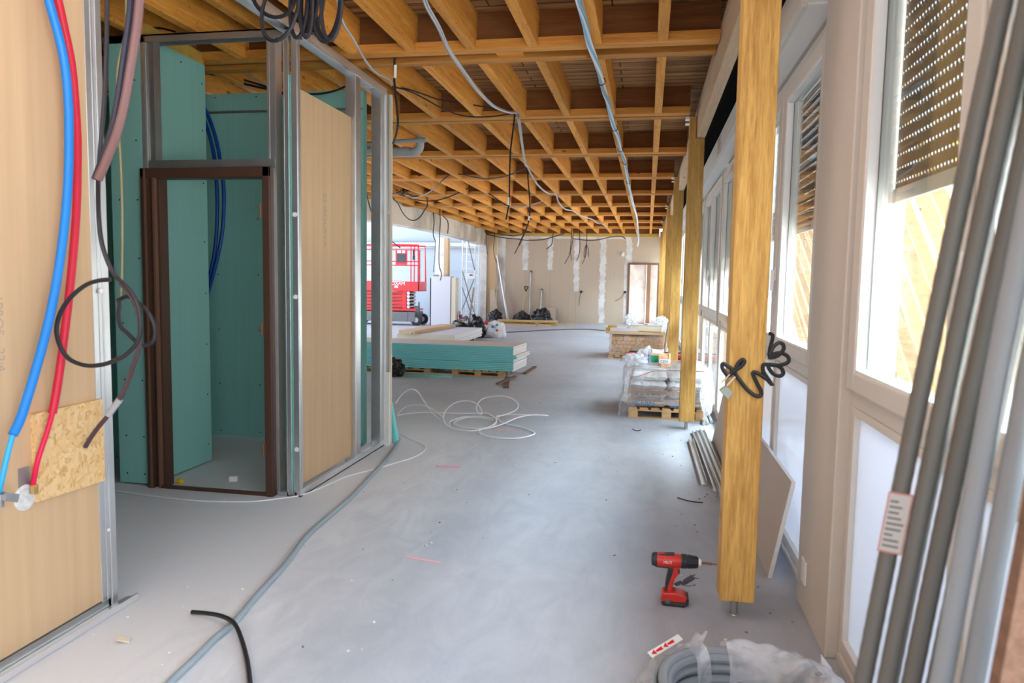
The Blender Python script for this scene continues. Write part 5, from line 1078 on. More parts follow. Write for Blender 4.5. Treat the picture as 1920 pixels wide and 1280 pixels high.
# ================================================================== STACK OF TEAL BOARDS
def pallet(label, x0, x1, y0, y1, h=.095, ntop=7, group=None, axis='X', mat=None):
    t = thing('pallet', label, 'pallet', ((x0+x1)/2, (y0+y1)/2, 0), group); mat = mat or M_pallet
    bw = .10; bh = h-.036
    for fx in (0, .5, 1):
        xx = x0+(x1-x0-bw)*fx
        for fy in (0, .5, 1):
            yy = y0+(y1-y0-.12)*fy
            MB().box(xx, xx+bw, yy, yy+.12, .012, bh).build('block', mat, t)
    for fy in (0, .5, 1):
        yy = y0+(y1-y0-.10)*fy
        MB().box(x0, x1, yy, yy+.10, 0, .012).build('bottom_board', mat, t)
        MB().box(x0, x1, yy, yy+.10, bh, bh+.016).build('stringer_board', mat, t)
    for i in range(ntop):
        xx = x0+(x1-x0-.09)*i/(ntop-1)
        MB().box(xx, xx+.09, y0, y1, bh+.016, h).build('deck_board', mat, t)
    return t
pallet('wooden pallet under the open end of the teal plasterboard stack', -2.95, -2.12, 10.82, 11.6)
pallet('wooden pallet under the teal plasterboard stack, behind the bin bag', -4.5, -3.3, 10.82, 11.6)
z = .096; nb = 14
for i in range(nb):
    h = .0242; gap = .0029
    if i == 4: gap = .006
    j = random.uniform(-.008, .008); x1 = -1.975+j + (.05 if i in (7, 8) else 0)
    q = MB(); q.hexa([(-4.75, 10.80+j*.5, z), (x1, 10.80+j*.5, z), (x1+.07, 11.62, z), (-4.75, 11.62, z), (-4.75, 10.80+j*.5, z+h), (x1, 10.80+j*.5, z+h), (x1+.07, 11.62, z+h), (-4.75, 11.62, z+h)], 0, [2, 2, 0, 1, 0, 1])
    n = nb-i
    tag(q.build('plasterboard', [M_gedge, M_gyps, M_gtop], bevel=.003), 'teal edged plasterboard, %s from the top of the stack on pallets' % (ORD[n-1] if n > 1 else 'uppermost one'), 'plasterboard', 'stack of teal edged plasterboards')
    z += h+gap
b = MB(); b.rbox((-3.25, 10.58, .012), (.75, .07, .024), rz=.02); tag(b.build('board_strip', [M_gedge]), 'loose teal edged strip on the floor in front of the plasterboard stack', 'board strip')
b = MB(); b.rbox((-3.25, 10.62, .036), (.74, .06, .022), rz=.02); tag(b.build('timber_lath', [M_palex]), 'pale timber lath lying on the loose teal strip', 'timber')
for (a, c, w, lb, zz) in (((-2.03, 9.90, .015), (-2.0, 11.4, .115), .075, 'brown old board propped against the corner of the plasterboard stack', 0), ((-1.86, 9.72, .011), (-2.07, 10.75, .011), .09, 'brown old board lying flat under the propped one by the stack', 0), ((-1.87, 11.27, .011), (-1.865, 12.25, .011), .09, 'brown old board lying beyond the corner of the plasterboard stack', 0)):
    pass
P3 = [((-2.02, 9.88, .016), (-1.99, 11.35, .016), .06), ((-1.86, 9.72, .011), (-2.06, 11.40, .011), .08), ((-1.865, 11.27, .011), (-1.865, 12.25, .011), .055)]
def two(a, c): return a, c
q = MB(); q.bar((-1.875, 9.72, .011), (-2.06, 10.78, .011), .08, .022); tag(q.build('old_board', M_offcut), 'brown old board lying flat on the floor at the corner of the plasterboard stack', 'board', 'old brown boards')
q = MB(); q.bar((-2.03, 9.90, .033), (-1.93, 10.75, .036), .055, .020); tag(q.build('old_board', M_offcut), 'brown old board lying crosswise on the other one at the stack corner', 'board', 'old brown boards')
q = MB(); q.bar((-1.875, 11.27, .011), (-1.86, 12.25, .011), .06, .022); tag(q.build('old_board', M_offcut), 'brown old board lying on its own beyond the stack corner', 'board', 'old brown boards')

def blob(name, c, size, mat, label, cat, seed, amp=.22, freq=2.2, parent=None, flat=True, crease=.5):
    bm = bmesh.new(); bmesh.ops.create_icosphere(bm, subdivisions=5, radius=1)
    for v in bm.verts:
        d_ = v.co.copy(); k = 1+amp*noise.noise(d_*freq+Vector((seed, 0, 0)))
        k += crease*amp*(abs(noise.noise(d_*freq*2.7+Vector((0, seed, 0))))-.2) + crease*.5*amp*abs(noise.noise(d_*freq*6+Vector((0, seed, 4))))
        p = d_*k; p = Vector((p.x*size[0], p.y*size[1], p.z*size[2]))
        if flat: p.z = max(p.z, -size[2]*.55)
        v.co = p
    zmin = min(v.co.z for v in bm.verts)
    for v in bm.verts: v.co += Vector((c[0], c[1], c[2]-zmin))
    q = MB(); q.v = [v.co.copy() for v in bm.verts]; q.f = [[v.index for v in f.verts] for f in bm.faces]; q.m = [0]*len(q.f); bm.free()
    o = q.build(name, mat, parent, True)
    if parent is None: tag(o, label, cat, None, 'thing')
    return o
blob('bin_bag', (-3.78, 10.45, 0), (.17, .13, .17), M_binbag, 'black bin bag on the floor at the partition side of the plasterboard stack', 'bin bag', 3.1, .3, 2.6)

# second stack: pale boards on a pallet with timber on top
pallet('wooden pallet under the stack of pale boards', -5.15, -4.1, 14.95, 17.2)
z = .097
for i in range(6):
    h = .034; j = random.uniform(-.015, .015)
    q = MB(); q.box(-5.25+j, -3.97+j, 14.78, 17.35, z, z+h, 0, [2, 2, 0, 1, 0, 0])
    tag(q.build('insulation_board', [M_cream, M_gyps, M_lilac], bevel=.003), 'pale board on the low pallet beyond the teal stack, %s' % ('uppermost one' if i == 5 else '%s from the top' % ORD[5-i]), 'board', 'pale boards on a pallet'); z += h+.0006
ztop = z
for i, (x, dz, w) in enumerate(((-5.03, 0, .30), (-4.84, 0, .06), (-5.00, .036, .36))):
    q = MB(); q.rbox((x+.10, 15.95, ztop+dz+.018), (w, 2.5, .034), rz=-.09); tag(q.build('tan_board', [M_pale]), ['lower tan board lying on the pale board stack', 'narrow tan batten lying beside the tan boards on the pale stack', 'upper wide tan board lying on the pale board stack'][i], 'board', 'tan boards on the pale stack')
blob('bin_bag', (-4.62, 17.6, .0), (.34, .25, .26), M_binbag, 'flat black bag slumped beside the far side of the pale board stack', 'bin bag', 9.3, .3, 2.4)
blob('bin_bag', (-4.33, 18.15, 0), (.24, .26, .34), M_binbag, 'tall shiny black bin bag between the pale boards and the printed sack', 'bin bag', 5.7, .34, 2.6)
t = thing('printed_sack', 'white sack with red and green printing slumped beside the black bin bag', 'sack', (-3.80, 18.2, 0))
blob('sack_body', (-3.80, 18.2, 0), (.26, .22, .27), M_bag, '', '', 2.2, .22, 2.0, t)
q = MB(); q.lathe([(.05, 0), (.05, .01)], (-4.0, 17.975, .38), 'Y', 12); q.lathe([(.03, 0), (.03, .01)], (-3.72, 17.98, .20), 'Y', 12); q.build('red_print', M_redpaint, t)
q = MB(); q.lathe([(.035, 0), (.035, .01)], (-3.73, 17.985, .34), 'Y', 12); q.build('green_print', M_sgreen, t)
MB().box(-3.87, -3.80, 17.965, 17.98, .26, .33).build('blue_print', M_inkblue, t)

# ================================================================== CABINET, LIFT, SCAFFOLD
t = thing('white_cabinet', 'tall white cabinet box standing in front of the plastered column', 'cabinet', (-5.95, 20.75, 0))
MB().box(-6.27, -5.68, 20.60, 20.95, 0, 1.555).build('body', M_lilac, t, bevel=.005)
MB().box(-5.66, -5.53, 20.62, 20.95, 0, 1.52).build('side_panel', M_cream, t, bevel=.004); MB().box(-5.68, -5.66, 20.63, 20.95, 0, 1.5).build('gap', M_seal, t)
MB().box(-6.31, -6.285, 20.62, 20.9, 0, 1.50).build('back_board', M_black, t)
q = MB(); q.box(-6.22, -6.1, 20.65, 20.8, 1.556, 1.60); q.box(-5.82, -5.76, 20.65, 20.75, 1.556, 1.64); q.build('offcut', M_kraft, t)
t = thing('stool', 'small wooden stool with a purple pot beside the white cabinet', 'stool', (-5.42, 20.9, 0))
q = MB(); q.box(-5.50, -5.32, 20.8, 21.0, .27, .30); q.build('seat', M_pallet, t)
for x in (-5.48, -5.36):
    for y in (20.82, 20.96): MB().box(x, x+.025, y, y+.025, 0, .27).build('leg', M_pallet, t)
t2 = thing('purple_pot', 'purple pot with a brush standing on the small stool', 'pot', (-5.44, 20.88, .301)); MB().lathe([(.045, 0), (.055, .13)], (-5.44, 20.88, .301), 'Z', 14).build('pot', plain('purple_plastic', (.25, .04, .28), .4), t2, True); MB().lathe([(.035, 0), (.03, .10)], (-5.47, 20.88, .44), 'Z', 10).build('brush', M_orange, t2)

t = thing('scissor_lift', 'red scissor lift with white lettering standing in the court', 'scissor lift', (-7.9, 22.2, 0))
Y0, Y1 = 21.7, 22.5; X0, X1 = -9.3, -7.0
MB().box(X0, -7.1, Y0+.04, Y1-.04, .14, .43).build('chassis', M_chassis, t, bevel=.01)
q = MB(); q.box(X0, -7.36, Y0, Y0+.05, .12, .42); q.box(-7.35, -7.12, Y0-.005, Y0+.05, .12, .43); q.build('side_box', plain('grey_panel', (.16, .165, .175), .5), t, bevel=.008)
for x in (-7.10, -9.1):
    for y in (Y0+.02, Y1-.12):
        w = MB(); w.lathe([(.06, 0), (.17, .01), (.18, .03), (.18, .09), (.17, .10)], (x, y, .18), 'Y', 22); wh = w.build('wheel', M_black, t, True)
        MB().lathe([(.08, 0), (.08, .012)], (x, y-.01, .18), 'Y', 14).build('hub', M_gplast, wh)
MB().box(X0, -7.10, Y0+.03, Y1-.03, .46, .53).build('base_rail', M_redpaint, t, bevel=.005)
q = MB(); q.box(-7.17, -7.03, Y0+.05, Y0+.2, .43, .62); q.box(-7.06, -7.02, Y0+.1, Y0+.16, .62, .74); q.build('hydraulic_unit', M_chassis, t, bevel=.006)
lv = 5; zz0, zz1 = .53, 1.07
for k in range(lv):
    za, zb = zz0+(zz1-zz0)*k/lv, zz0+(zz1-zz0)*(k+1)/lv
    for y in (Y0+.10, Y1-.14):
        q = MB(); q.bar((-9.2, y, za+.02), (-7.38, y, zb-.02), .05, .06); q.bar((-9.2, y+.06, zb-.02), (-7.38, y+.06, za+.02), .05, .06); q.build('scissor_arm', M_redpaint2 if k % 2 == 0 else M_redpaint, t)
    q = MB(); q.lathe([(.035, 0), (.035, Y1-Y0-.12)], (-7.36, Y0+.06, (za+zb)/2), 'Y', 12); q.lathe([(.05, 0), (.05, .03)], (-7.36, Y0+.05, (za+zb)/2), 'Y', 12); q.build('pivot_pin', M_steeld, t)
q = MB(); q.box(-7.56, -7.44, Y0+.07, Y0+.10, .50, 1.06); q.build('arm_guard', M_redpaint, t)
q = MB(); q.box(X0, -7.7, Y0+.16, Y1-.2, .6, 1.0); q.build('arm_cylinder', M_black, t)
MB().box(X0, X1, Y0, Y0+.04, 1.09, 1.38).build('toe_board', M_redpaint, t, bevel=.005)
q = MB(); q.box(X0, X1, Y0, Y1, 1.075, 1.10); q.box(X1-.03, X1, Y0, Y1, 1.09, 1.38); q.build('deck', M_redpaint, t)
text('hire_mark', 'LOXAM', .155, M_tape, (-7.99, Y0-.002, 1.265), (1, 0, 0), (0, 0, 1), t, depth=.002)
q = MB(); q.box(-7.80, -7.68, Y0-.004, Y0, 1.18, 1.25); q.build('sticker', M_tape, t)
q = MB(); q.box(-8.3, -7.55, Y0-.003, Y0+.0, 1.36, 1.42); q.build('red_white_strip', M_pink, t)
q = MB()
rr = .026
q.tube(smooth_path([(X0, Y0+.02, 2.51), (-7.2, Y0+.02, 2.51), (-7.06, Y0+.02, 2.47), (-7.03, Y0+.02, 2.36), (-7.03, Y0+.02, 1.38)], 4), rr, 8)
q.tube([(X0, Y1-.02, 2.51), (-7.05, Y1-.02, 2.51), (-7.03, Y1-.02, 1.38)], rr, 8)
q.build('top_rail', M_redpaint, t, True)
for zz in (2.36, 1.88, 2.0): 
    MB().tube([(X0, Y0+.02, zz), (-7.03, Y0+.02, zz)], .018, 8).build('mid_rail', M_redpaint, t, True)
for x in (-7.27, -7.16, -8.4): MB().tube([(x, Y0+.02, 1.38), (x, Y0+.02, 2.51)], .018, 8).build('guard_post', M_redpaint, t, True)
MB().box(-7.05, -6.985, Y0, Y0+.08, 1.38, 2.36).build('end_post', M_redpaint2, t, bevel=.006)
q = MB(); q.box(-7.76, -7.38, Y0-.03, Y0, 1.90, 2.36); q.build('box_frame', M_redpaint, t, bevel=.004)
MB().box(-7.71, -7.42, Y0-.05, Y0-.03, 1.97, 2.24).build('document_box', plain('blue_black', (.04, .05, .07), .5), t, bevel=.006)
q = MB(); q.box(-7.70, -7.58, Y0-.035, Y0-.03, 2.26, 2.34); q.box(-7.54, -7.45, Y0-.035, Y0-.03, 2.26, 2.34); q.build('sticker', M_tape, t)
q = MB(); q.box(-7.20, -7.13, Y0-.04, Y0, 2.05, 2.18); q.box(-7.19, -7.17, Y0-.04, Y0, 2.18, 2.36); q.build('control_box', M_black, t)

t = thing('scaffold_tower', 'white tubular scaffold tower in the court beside the far concrete column', 'scaffold', (-6.02, 24.6, 0))
for x in (-6.335, -5.89):
    for y in (24.5, 25.1):
        MB().tube([(x, y, .22), (x, y, 2.95)], .02, 8).build('upright', M_white, t, True)
        w = MB().lathe([(.05, 0), (.09, .01), (.09, .05), (.05, .06)], (x, y-.03, .09), 'Y', 14).build('castor', M_chassis, t, True)
        MB().box(x-.02, x+.02, y-.015, y+.015, .10, .24).build('castor_stem', M_steeld, t)
for y in (24.5, 25.1):
    q = MB()
    for k in range(11): q.tube([(-6.335, y, .38+.245*k), (-5.89, y, .38+.245*k)], .012, 6)
    q.build('rungs', M_white, t, True)
for a, c in (((-6.32, 24.46, 1.75), (-5.9, 24.46, .35)), ((-5.9, 24.45, 1.5), (-6.32, 24.45, .4)), ((-6.15, 24.46, 2.85), (-5.89, 24.46, 1.8)), ((-6.33, 24.47, 1.2), (-5.95, 24.47, .15))):
    MB().tube([a, c], .016, 6).build('brace', M_chassis, t, True)
q = MB(); q.box(-6.20, -5.86, 24.42, 24.46, 1.50, 1.68); q.build('sign_board', M_white, t); MB().box(-6.06, -5.94, 24.415, 24.42, 1.60, 1.65).build('sign_print', M_ink2, t)
q = MB(); q.bar((-6.03, 24.3, .0), (-5.88, 24.36, 1.2), .05, .03); tag(q.build('timber_batten', M_stick), 'brown timber batten leaning beside the scaffold tower at the far column', 'timber')
# ================================================================== FAR END ITEMS
t = thing('shovel', 'shovel with a wooden shaft and black D handle standing against the tan wall', 'shovel', (-4.24, 25.1, 0))
MB().tube([(-4.275, 25.0, .42), (-4.215, 25.25, 1.08)], .019, 10).build('shaft', wood('shaft_wood', (.6, .38, .18), (.75, .52, .28), 'Z', 16, knots=False), t, True)
MB().tube(smooth_path([(-4.213, 25.26, 1.06), (-4.222, 25.27, 1.12), (-4.27, 25.28, 1.22), (-4.25, 25.28, 1.25), (-4.16, 25.28, 1.25), (-4.14, 25.28, 1.22), (-4.20, 25.27, 1.12), (-4.213, 25.26, 1.06)], 3), .018, 8).build('handle', M_black, t, True)
MB().prism([(-4.40, 24.93, .002), (-4.16, 24.93, .002), (-4.18, 24.98, .36), (-4.26, 25.0, .45), (-4.30, 25.0, .45), (-4.38, 24.98, .36)], (0, .012, 0)).build('blade', plain('dark_green_steel', (.02, .09, .08), .5), t)
b = MB(); b.tube([(-5.27, 25.30, 2.34), (-4.78, 25.0, .02)], .042, 12); tag(b.build('metal_duct', M_steel, None, True), 'long galvanised duct leaning in the corner of the tan end wall', 'duct')
q = MB(); q.hexa([(-5.42, 24.9, 0), (-5.08, 24.9, 0), (-5.08, 24.92, 0), (-5.42, 24.92, 0), (-5.50, 25.22, 1.14), (-5.34, 25.22, 1.14), (-5.34, 25.24, 1.14), (-5.50, 25.24, 1.14)]); tag(q.build('leaning_board', M_tan), 'narrow tan board leaning against the pale boxed pier', 'board')
for x, z1, lb in ((-4.07, 1.80, 'taller grey rod leaning on the tan wall beside the shovel'), (-3.67, 1.17, 'shorter grey rod leaning on the tan wall beside the shovel')):
    t = thing('metal_rod', lb, 'rod', (x, 25.3, 0)); MB().tube([(x, 25.2, 0), (x, 25.42, z1)], .022, 8).build('rod', M_steeld, t, True); MB().lathe([(.035, 0), (.035, .05)], (x, 25.42, z1-.03), 'Z', 10).build('cap', M_offcut, t)
q = MB(); q.hexa([(-3.95, 25.25, 0), (-3.15, 25.25, 0), (-3.15, 25.27, 0), (-3.95, 25.27, 0), (-3.95, 25.40, .52), (-3.15, 25.40, .52), (-3.15, 25.42, .52), (-3.95, 25.42, .52)]); tag(q.build('leaning_board', M_tan), 'tan board offcut standing behind the black bags at the end wall', 'board')
blob('bin_bag', (-5.12, 24.35, 0), (.24, .22, .27), M_binbag, 'black bin bag at the foot of the pale boxed pier', 'bin bag', 1.7, .3, 2.4)
blob('bin_bag', (-4.22, 24.55, .0), (.30, .28, .24), M_binbag, 'low black bag around the foot of the shovel', 'bin bag', 6.1, .3, 2.2)
blob('bin_bag', (-3.52, 24.50, .0), (.32, .28, .33), M_binbag, 'bigger black bag beside the shovel on the yellow boards', 'bin bag', 4.4, .3, 2.5)
YB = [(-4.0, 23.75, .03, 1.9, .10, 0), (-3.92, 23.95, .03, 2.0, .2, .01), (-3.95, 23.85, .10, 1.9, .26, .02), (-4.3, 23.8, .14, 1.2, .18, .05), (-3.55, 23.80, .14, 1.35, .16, -.02)]
lbs = ['long pale plank on the floor along the front of the yellow boards', 'lowest wide yellow board of the pile under the black bags', 'middle wide yellow board of the pile under the black bags', 'upper short pale board on the yellow pile, near the shovel', 'upper short pale board on the yellow pile, away from the shovel']
for i, (x, y, z, L_, w, rz) in enumerate(YB):
    q = MB(); y_ = 23.35 if i == 0 else y
    q.rbox((x, y_, z if i else .025), (L_, w, .05 if i == 0 else .04), rz=rz); tag(q.build('timber_board', M_yellow if i in (1, 2) else M_palex), lbs[i], 'board', 'pile of boards at the end wall')
q = MB(); q.rbox((-3.45, 23.55, .05), (.35, .08, .03), rz=.9, ry=.2); tag(q.build('timber_offcut', M_pallet), 'short brown offcut leaning on the front of the yellow boards', 'timber')
for x, y, lb in ((-2.55, 24.6, 'yellow scrap on the floor at the end wall'), (-2.85, 24.3, 'pale scrap on the floor beside the yellow boards')):
    q = MB(); q.rbox((x, y, .015), (.25, .12, .03), rz=.3); tag(q.build('scrap', M_yellow if x > -2.7 else M_palex), lb, 'scrap')

# ================================================================== WRAPPED SACKS ON A PALLET
pallet('wooden pallet under the wrapped white sacks beside the second post', -.16, .66, 8.02, 9.2, .115)
rows_ = 4; z = .118
def sack(name, x0, x1, y0, y1, z0, h, mat, parent=None, label='', cat='', seed=0, group=None):
    def sh(u, v, top):
        ex = min(1, 9*min(u, 1-u)); ey = min(1, 9*min(v, 1-v)); e = math.sqrt(max(0, min(ex, ey)))
        n = noise.noise(Vector((u*4+seed, v*4, seed)))*.012
        return (h*.5*e + (n if top else -n*.2)) 
    q = MB(); N_ = 14
    def pt(u, v, s): return Vector((x0+(x1-x0)*u, y0+(y1-y0)*v, z0+h*.5+s*sh(u, v, s > 0)))
    q.grid(lambda u, v: pt(u, v, 1), N_, N_); q.grid(lambda u, v: pt(u, 1-v, -1), N_, N_)
    o = q.build(name, mat, parent, True)
    if parent is None: tag(o, label, cat, group, 'thing')
    return o
for k in range(rows_):
    for i in range(2):
        for j in range(2):
            xa = -.15+.405*i; ya = 8.04+.57*j; h = .096
            lb = 'white sack in the %s layer of the pallet, %s' % (['lowest', 'second lowest', 'third lowest', 'top'][k], [['at the front open end', 'at the back open end'], ['at the front beside the post', 'at the back window end']][i][j])
            t = thing('sack', lb, 'sack', (xa+.2, ya+.28, z), 'wrapped white sacks')
            sack('sack_body', xa, xa+.40, ya, ya+.56, z, h*1.03, M_bag, t, seed=k*3+i*7+j)
            if j == 0 and k in (0, ):
                text('print', 'SEMIN', .088, M_inkblue, (xa+.03, ya-.004, z+.012), (1, 0, 0), (0, 0, 1), t, depth=.003)
            if j == 0 and k == 1:
                q = MB()
                for b_ in range(5): q.box(xa+.05+.06*b_, xa+.09+.06*b_, ya-.002, ya+.003, z+.045, z+.052)
                q.build('small_print', M_ink2, t)
    z += .097
for zz, lb in ((.300, 'upper brown strap around the wrapped sacks'), (.210, 'lower brown strap around the wrapped sacks')):
    q = MB(); x0, x1, y0, y1 = -.172, .678, 8.018, 9.2
    for a, c in (((x0, y0), (x1, y0)), ((x1, y0), (x1, y1)), ((x1, y1), (x0, y1)), ((x0, y1), (x0, y0))): q.bar((*a, zz), (*c, zz-.02 if a[0] == x0 else zz), .003, .042 if zz > .25 else .03)
    tag(q.build('strap', M_kraft), lb, 'strap', 'brown straps on the sacks')
q = MB(); q.tube(smooth_path([(-.16, 8.03, .42), (.0, 8.04, .49), (.12, 8.05, .525), (.3, 8.06, .535), (.66, 8.08, .535)], 4), .006, 6); tag(q.build('strap', M_kraft), 'thin brown band crossing the top edge of the wrapped sacks', 'strap')
t = thing('film_cover', 'clear plastic film draped over the white sacks, crumpled at its open end', 'film', (.25, 8.6, 0))
def drape(u, v):
    # u round the load from the open end, v from top centre to hem
    per = [(-.21, 9.2), (-.22, 8.6), (-.21, 8.0), (.2, 7.985), (.70, 7.99), (.71, 8.6), (.70, 9.25), (.2, 9.26), (-.21, 9.2)]
    f = u*(len(per)-1); i = min(int(f), len(per)-2); w = f-i
    px, py = per[i][0]*(1-w)+per[i+1][0]*w, per[i][1]*(1-w)+per[i+1][1]*w
    cx, cyy = .25, 8.6
    if v < .4:
        s = v/.4; x, y, z_ = cx+(px-cx)*s, cyy+(py-cyy)*s, .535-.03*s**6
    else:
        s = (v-.4)/.6; x, y = px, py; hem = .03 if px < -.1 else .16; z_ = .505+(hem-.505)*s
        out = .06*s*(1 if px < -.1 else .15); x += (-out if px < -.1 else out*.3 if px > .6 else 0); y += (-out*.5 if py < 8.1 else 0)
    n = noise.noise(Vector((x*7, y*7, z_*9)))*.5+noise.noise(Vector((x*17, y*17, z_*21)))*.3
    k = .05 if px < -.1 else .022
    dx, dy = px-cx, py-cyy; L_ = math.hypot(dx, dy)
    s2 = 1 if v > .4 else .3
    return (x+dx/L_*n*k*s2, y+dy/L_*n*k*s2 - (.004 if py < 8.05 else 0), max(.004, z_+(n*.022+.012 if v < .45 else 0)))
MB().grid(drape, 120, 44).build('sheet', M_wrap, t, True)
blob('film_crumple', (-.12, 8.25, .535), (.13, .10, .06), M_wrapw, '', '', 3.3, .5, 2.4, t, False)
blob('film_crumple', (.02, 8.45, .535), (.10, .08, .09), M_wrapw, '', '', 8.3, .5, 2.4, t, False)
blob('film_crumple', (.66, 7.86, .02), (.06, .12, .24), M_wrapw, '', '', 2.9, .4, 2.4, t, False)
def bagtop(label, c, w, d_, h, mats, seed):
    t = thing('paper_bag', label, 'bag', c)
    def fn(u, v):
        a_ = 2*PI*u; r = 1-.25*v*v; ca, sa = math.cos(a_), math.sin(a_); e = .55
        x = math.copysign(abs(ca)**e, ca)*w/2*(1+.05*math.sin(5*a_+seed)*v); y = math.copysign(abs(sa)**e, sa)*d_/2*(r if v < .8 else r*(1-(v-.8)*2.5))
        n = noise.noise(Vector((ca*2, sa*2, v*3+seed)))*.012
        return (c[0]+x+n, c[1]+y+n, c[2]+h*v+(.012*math.sin(3*a_+seed) if v > .9 else 0))
    q = MB(); q.grid(fn, 40, 12); q.face([fn(i/40, 1) for i in range(40)]); q.face([fn(1-i/40, 0) for i in range(40)])
    q.build('bag_body', mats, t, True)
    return t
t = bagtop('white bag with a green printed block standing on the wrapped sacks', (.12, 8.30, .56), .16, .10, .175, M_bag, 1)
MB().box(.065, .175, 8.243, 8.249, .60, .675).build('green_print', M_sgreen, t); MB().box(.06, .18, 8.244, 8.249, .678, .70).build('orange_print', M_orange, t)
MB().box(.03, .042, 8.25, 8.33, .59, .68).build('side_print', M_inkblue, t)
t = bagtop('orange and white bag with blue lettering standing on the wrapped sacks', (.215, 8.20, .56), .13, .09, .14, M_orange, 4)
MB().box(.155, .275, 8.148, 8.153, .60, .65).build('white_print', M_tape, t); text('print', 'CEM', .042, M_inkblue, (.166, 8.147, .608), (1, 0, 0), (0, 0, 1), t, depth=.001)

# ================================================================== WRAPPED BLOCKS AND RED CONDUIT
pallet('wooden pallet under the wrapped sawn blocks', -.72, .36, 14.18, 15.3, .06, 8)
q = MB(); q.box(-.66, .34, 14.36, 15.25, .062, .43); t = tag(q.build('timber_pack', M_block), 'solid pack of sawn timber inside the clear film, behind the stacked block ends', 'timber pack')
z = .062; 
for r in range(5):
    h = .072; x = -.66+(r % 2)*.035; n = 0
    while x < .30:
        w = random.choice((.075, .085, .1)); w = min(w, .34-x)
        if w < .04: break
        tag(MB().box(x, x+w-.004, 14.23+random.uniform(-.012, .012), 14.358, z, z+h-.004).build('sawn_block', M_block, bevel=.003), 'sawn wood block in the %s row from the pallet, %s from the open end' % (ORD[r], ORD[n]), 'wood block', 'sawn block ends under the film'); x += w; n += 1
    z += h
t = thing('film_cover', 'clear plastic film wrapped around the stacked sawn blocks', 'film', (-.2, 14.7, 0))
def drape2(u, v):
    per = [(-.70, 15.3), (-.71, 14.7), (-.70, 14.17), (-.2, 14.165), (.40, 14.17), (.41, 14.7), (.40, 15.3), (-.2, 15.31), (-.70, 15.3)]
    f = u*(len(per)-1); i = min(int(f), len(per)-2); w = f-i
    px, py = per[i][0]*(1-w)+per[i+1][0]*w, per[i][1]*(1-w)+per[i+1][1]*w
    if v < .35: s = v/.35; x, y, z_ = -.15+(px+.15)*s, 14.7+(py-14.7)*s, .445
    else: s = (v-.35)/.65; x, y, z_ = px, py, .44+(.06-.44)*s
    n = noise.noise(Vector((x*6, y*6, z_*8)))
    return (x+(n*.02 if v > .35 else 0), y+(n*.015 if v > .35 else 0), max(.005, z_+(n*.02+.012 if v < .4 else 0)))
MB().grid(drape2, 90, 30).build('sheet', M_wrap, t, True)
blob('film_crumple', (.30, 14.6, .45), (.12, .2, .16), M_wrapw, '', '', 5.5, .45, 2.2, t, False)
blob('film_crumple', (-.45, 14.5, .455), (.25, .12, .035), M_wrapw, '', '', 7.5, .45, 2.2, t, False)
PB = [((-.20, 14.25, .50), (1.14, .07, .05), 0, M_palex, 'pale plank lying across the front of the film covered blocks'), ((-.1, 14.6, .505), (.9, .3, .03), .03, M_block, 'brown board lying on the film covered blocks, below the pale sheets'),
      ((-.42, 14.55, .555), (.55, .5, .06), .02, M_lilac, 'lower pale sheet offcuts on the block pile, at the open end'), ((.0, 14.6, .585), (.62, .6, .10), -.03, M_cream, 'thick pale panel on top of the block pile'),
      ((-.72, 14.4, .54), (.12, .14, .09), 0, M_yellow, 'orange timber block at the open end of the block pile'), ((-.66, 14.55, .60), (.18, .3, .03), .05, M_yellow, 'orange board over the timber block on the block pile'),
      ((.02, 14.65, .65), (.62, .55, .02), -.06, M_lilac, 'thin pale sheet on top of the thick panel')]
for c, s_, rz, mt, lb in PB:
    q = MB(); q.rbox(c, s_, rz=rz); tag(q.build('board_offcut', mt), lb, 'board', 'offcuts on the block pile', 'thing')
q = MB(); q.rbox((-.06, 14.6, .667), (.03, .5, .012), rz=.35); tag(q.build('timber_batten', M_stick), 'dark batten lying across the thin pale sheet on the block pile', 'timber')
blob('film_scrap', (-.30, 14.85, .62), (.12, .10, .10), M_wrapw, 'crumpled white film scrap on top of the block pile', 'film', 3.9, .5, 2.6, None, False)
t = thing('red_conduit', 'ribbed red conduit lying on the floor behind the wrapped sacks', 'conduit', (.1, 13.9, 0))
n_ = 120; MB().tube([(-.34+1.05*i/n_, 13.86, .085) for i in range(n_+1)], [.078*(1.05 if i % 2 else .97) for i in range(n_+1)], 16).build('tube', M_red, t, True)
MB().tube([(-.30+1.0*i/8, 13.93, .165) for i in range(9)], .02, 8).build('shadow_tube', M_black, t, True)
q = MB(); q.tube([(.235, 11.45, .02), (.352, 11.72, .86)], .016, 8); tag(q.build('wooden_stick', M_stick, None, True), 'thin wooden stick leaning against the third yellow post', 'stick')

# ================================================================== SMALL THINGS ON THE FLOOR
q = MB(); q.rbox((-2.92, 4.72, .02), (.06, .05, .04), rz=.3); tag(q.build('plaster_lump', M_gyps, bevel=.004), 'small white plaster lump on the floor inside the door frame', 'lump')
blob('yellow_scrap', (-3.26, 4.58, 0), (.028, .02, .02), plain('yellow_plastic', (.78, .55, .02), .5), 'small yellow scrap on the floor at the foot of the light green board', 'scrap', 2.0, .3, 2)
q = MB(); rnd = random.Random(3)
for i in range(80):
    x = rnd.uniform(-2.2, .7); y = rnd.uniform(2.4, 9.5); s_ = rnd.uniform(.002, .006)
    if rnd.random() < .45: x = rnd.uniform(.25, .72); y = rnd.uniform(2.6, 7)
    q.rbox((x, y, s_*.4), (s_*2.2, s_*1.3, s_*.8), rz=rnd.uniform(0, 3))
tag(q.build('floor_debris', plain('dark_crumbs', (.20, .19, .18), .9)), 'scattered dark crumbs of debris on the screed', 'debris', None, 'stuff')
q = MB()
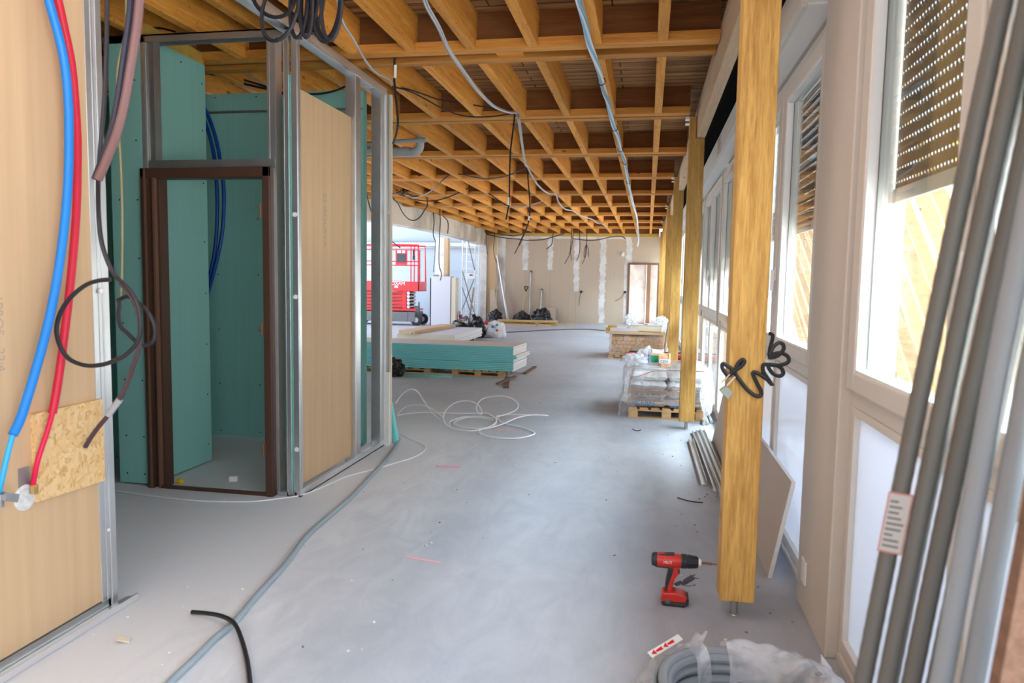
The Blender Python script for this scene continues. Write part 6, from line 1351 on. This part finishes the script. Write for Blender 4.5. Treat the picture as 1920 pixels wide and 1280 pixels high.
for i in range(70):
    x = rnd.uniform(-2.25, -1.0); y = rnd.uniform(2.1, 6); s_ = rnd.uniform(.002, .006)
    if rnd.random() < .4: x = rnd.uniform(.2, .6); y = rnd.uniform(2.6, 8)
    q.rbox((x, y, s_*.4), (s_*2, s_*1.5, s_*.8), rz=rnd.uniform(0, 3))
tag(q.build('plaster_crumbs', M_gyps), 'scattered pale plaster crumbs on the screed', 'debris', None, 'stuff')
for (a, c, w, lb) in (((-1.23, 3.62), (-1.03, 3.59), .02, 'pink chalk dash on the floor nearest the viewer'), ((-1.62, 5.48), (-1.42, 5.50), .05, 'pink chalk dash on the floor beside the grey hose'), ((-1.50, 6.98), (-1.22, 6.96), .03, 'faint pink chalk dash inside the white cable rings')):
    q = MB(); q.bar((*a, .0008), (*c, .0008), w, .0012); tag(q.build('chalk_mark', M_pink), lb, 'mark')
q = MB(); q.rbox((-2.05, 2.50, .012), (.05, .03, .006), rz=.4, ry=.3); tag(q.build('board_scrap', M_cream), 'small curled board scrap on the floor beside the metal angle', 'scrap')
q = MB(); q.prism([(.66, 3.66, 0.001), (.69, 3.66, 0.001), (.69, 3.68, .02)], (0, .02, .0)); 
# ================================================================== OUTSIDE THE WINDOWS: PLANKS
def plank(a, c, w, th, label, up=(0, -.5, 1), mat=None):
    q = MB(); q.bar(a, c, w, th, up=up); tag(q.build('formwork_plank', mat or M_out, bevel=.004), label, 'plank', 'sunlit planks outside the windows', 'thing')
for i in range(11):
    z = .30+.245*i; off = rnd.uniform(-.25, .25); x = 2.50+.012*i
    plank((x, 9.9+off, z-1.05+(.0 if i > 3 else .0)), (x, 13.7+off, z+1.05), .042, .225, 'pale plank of the slanted stack outside the second window, %s from below' % ORD[i], up=(0, -.49, .87))
for i in range(7):
    z = .30+.30*i; off = rnd.uniform(-.15, .15); x = 2.46+.015*i
    L_ = 1.35 if i < 5 else .9
    plank((x, 6.95-L_+off, z-.86*L_), (x, 6.95+L_+off, z+.86*L_), .045, .25 if i % 2 else .22, 'pale plank of the slanted stack outside the nearest window, %s from below' % ORD[i], up=(0, -.66, .75))
plank((2.62, 7.7, .4), (2.62, 6.3, 2.9), .05, .20, 'wide orange plank standing behind the slanted stack outside the nearest window', up=(0, .87, .49), mat=M_yellow)
plank((2.72, 6.5, -.10), (2.74, 7.3, 2.9), .05, .24, 'orange plank crossing behind the slanted stack outside the nearest window', up=(0, .96, -.28), mat=M_yellow)
for i, y in enumerate((6.4, 7.6, 11.0, 13.0)):
    t = thing('trestle', 'timber trestle behind the slanted planks outside, %s from the near end' % ORD[i], 'trestle', (2.95, y, -.12), 'trestles outside')
    MB().box(2.80, 2.88, y-.05, y+.05, -.12, 1.9).build('leg', M_out, t); MB().box(3.4, 3.5, y-.05, y+.05, -.12, 1.9).build('leg', M_out, t); MB().box(2.80, 3.6, y-.06, y+.06, 1.2, 1.3).build('rail', M_out, t)
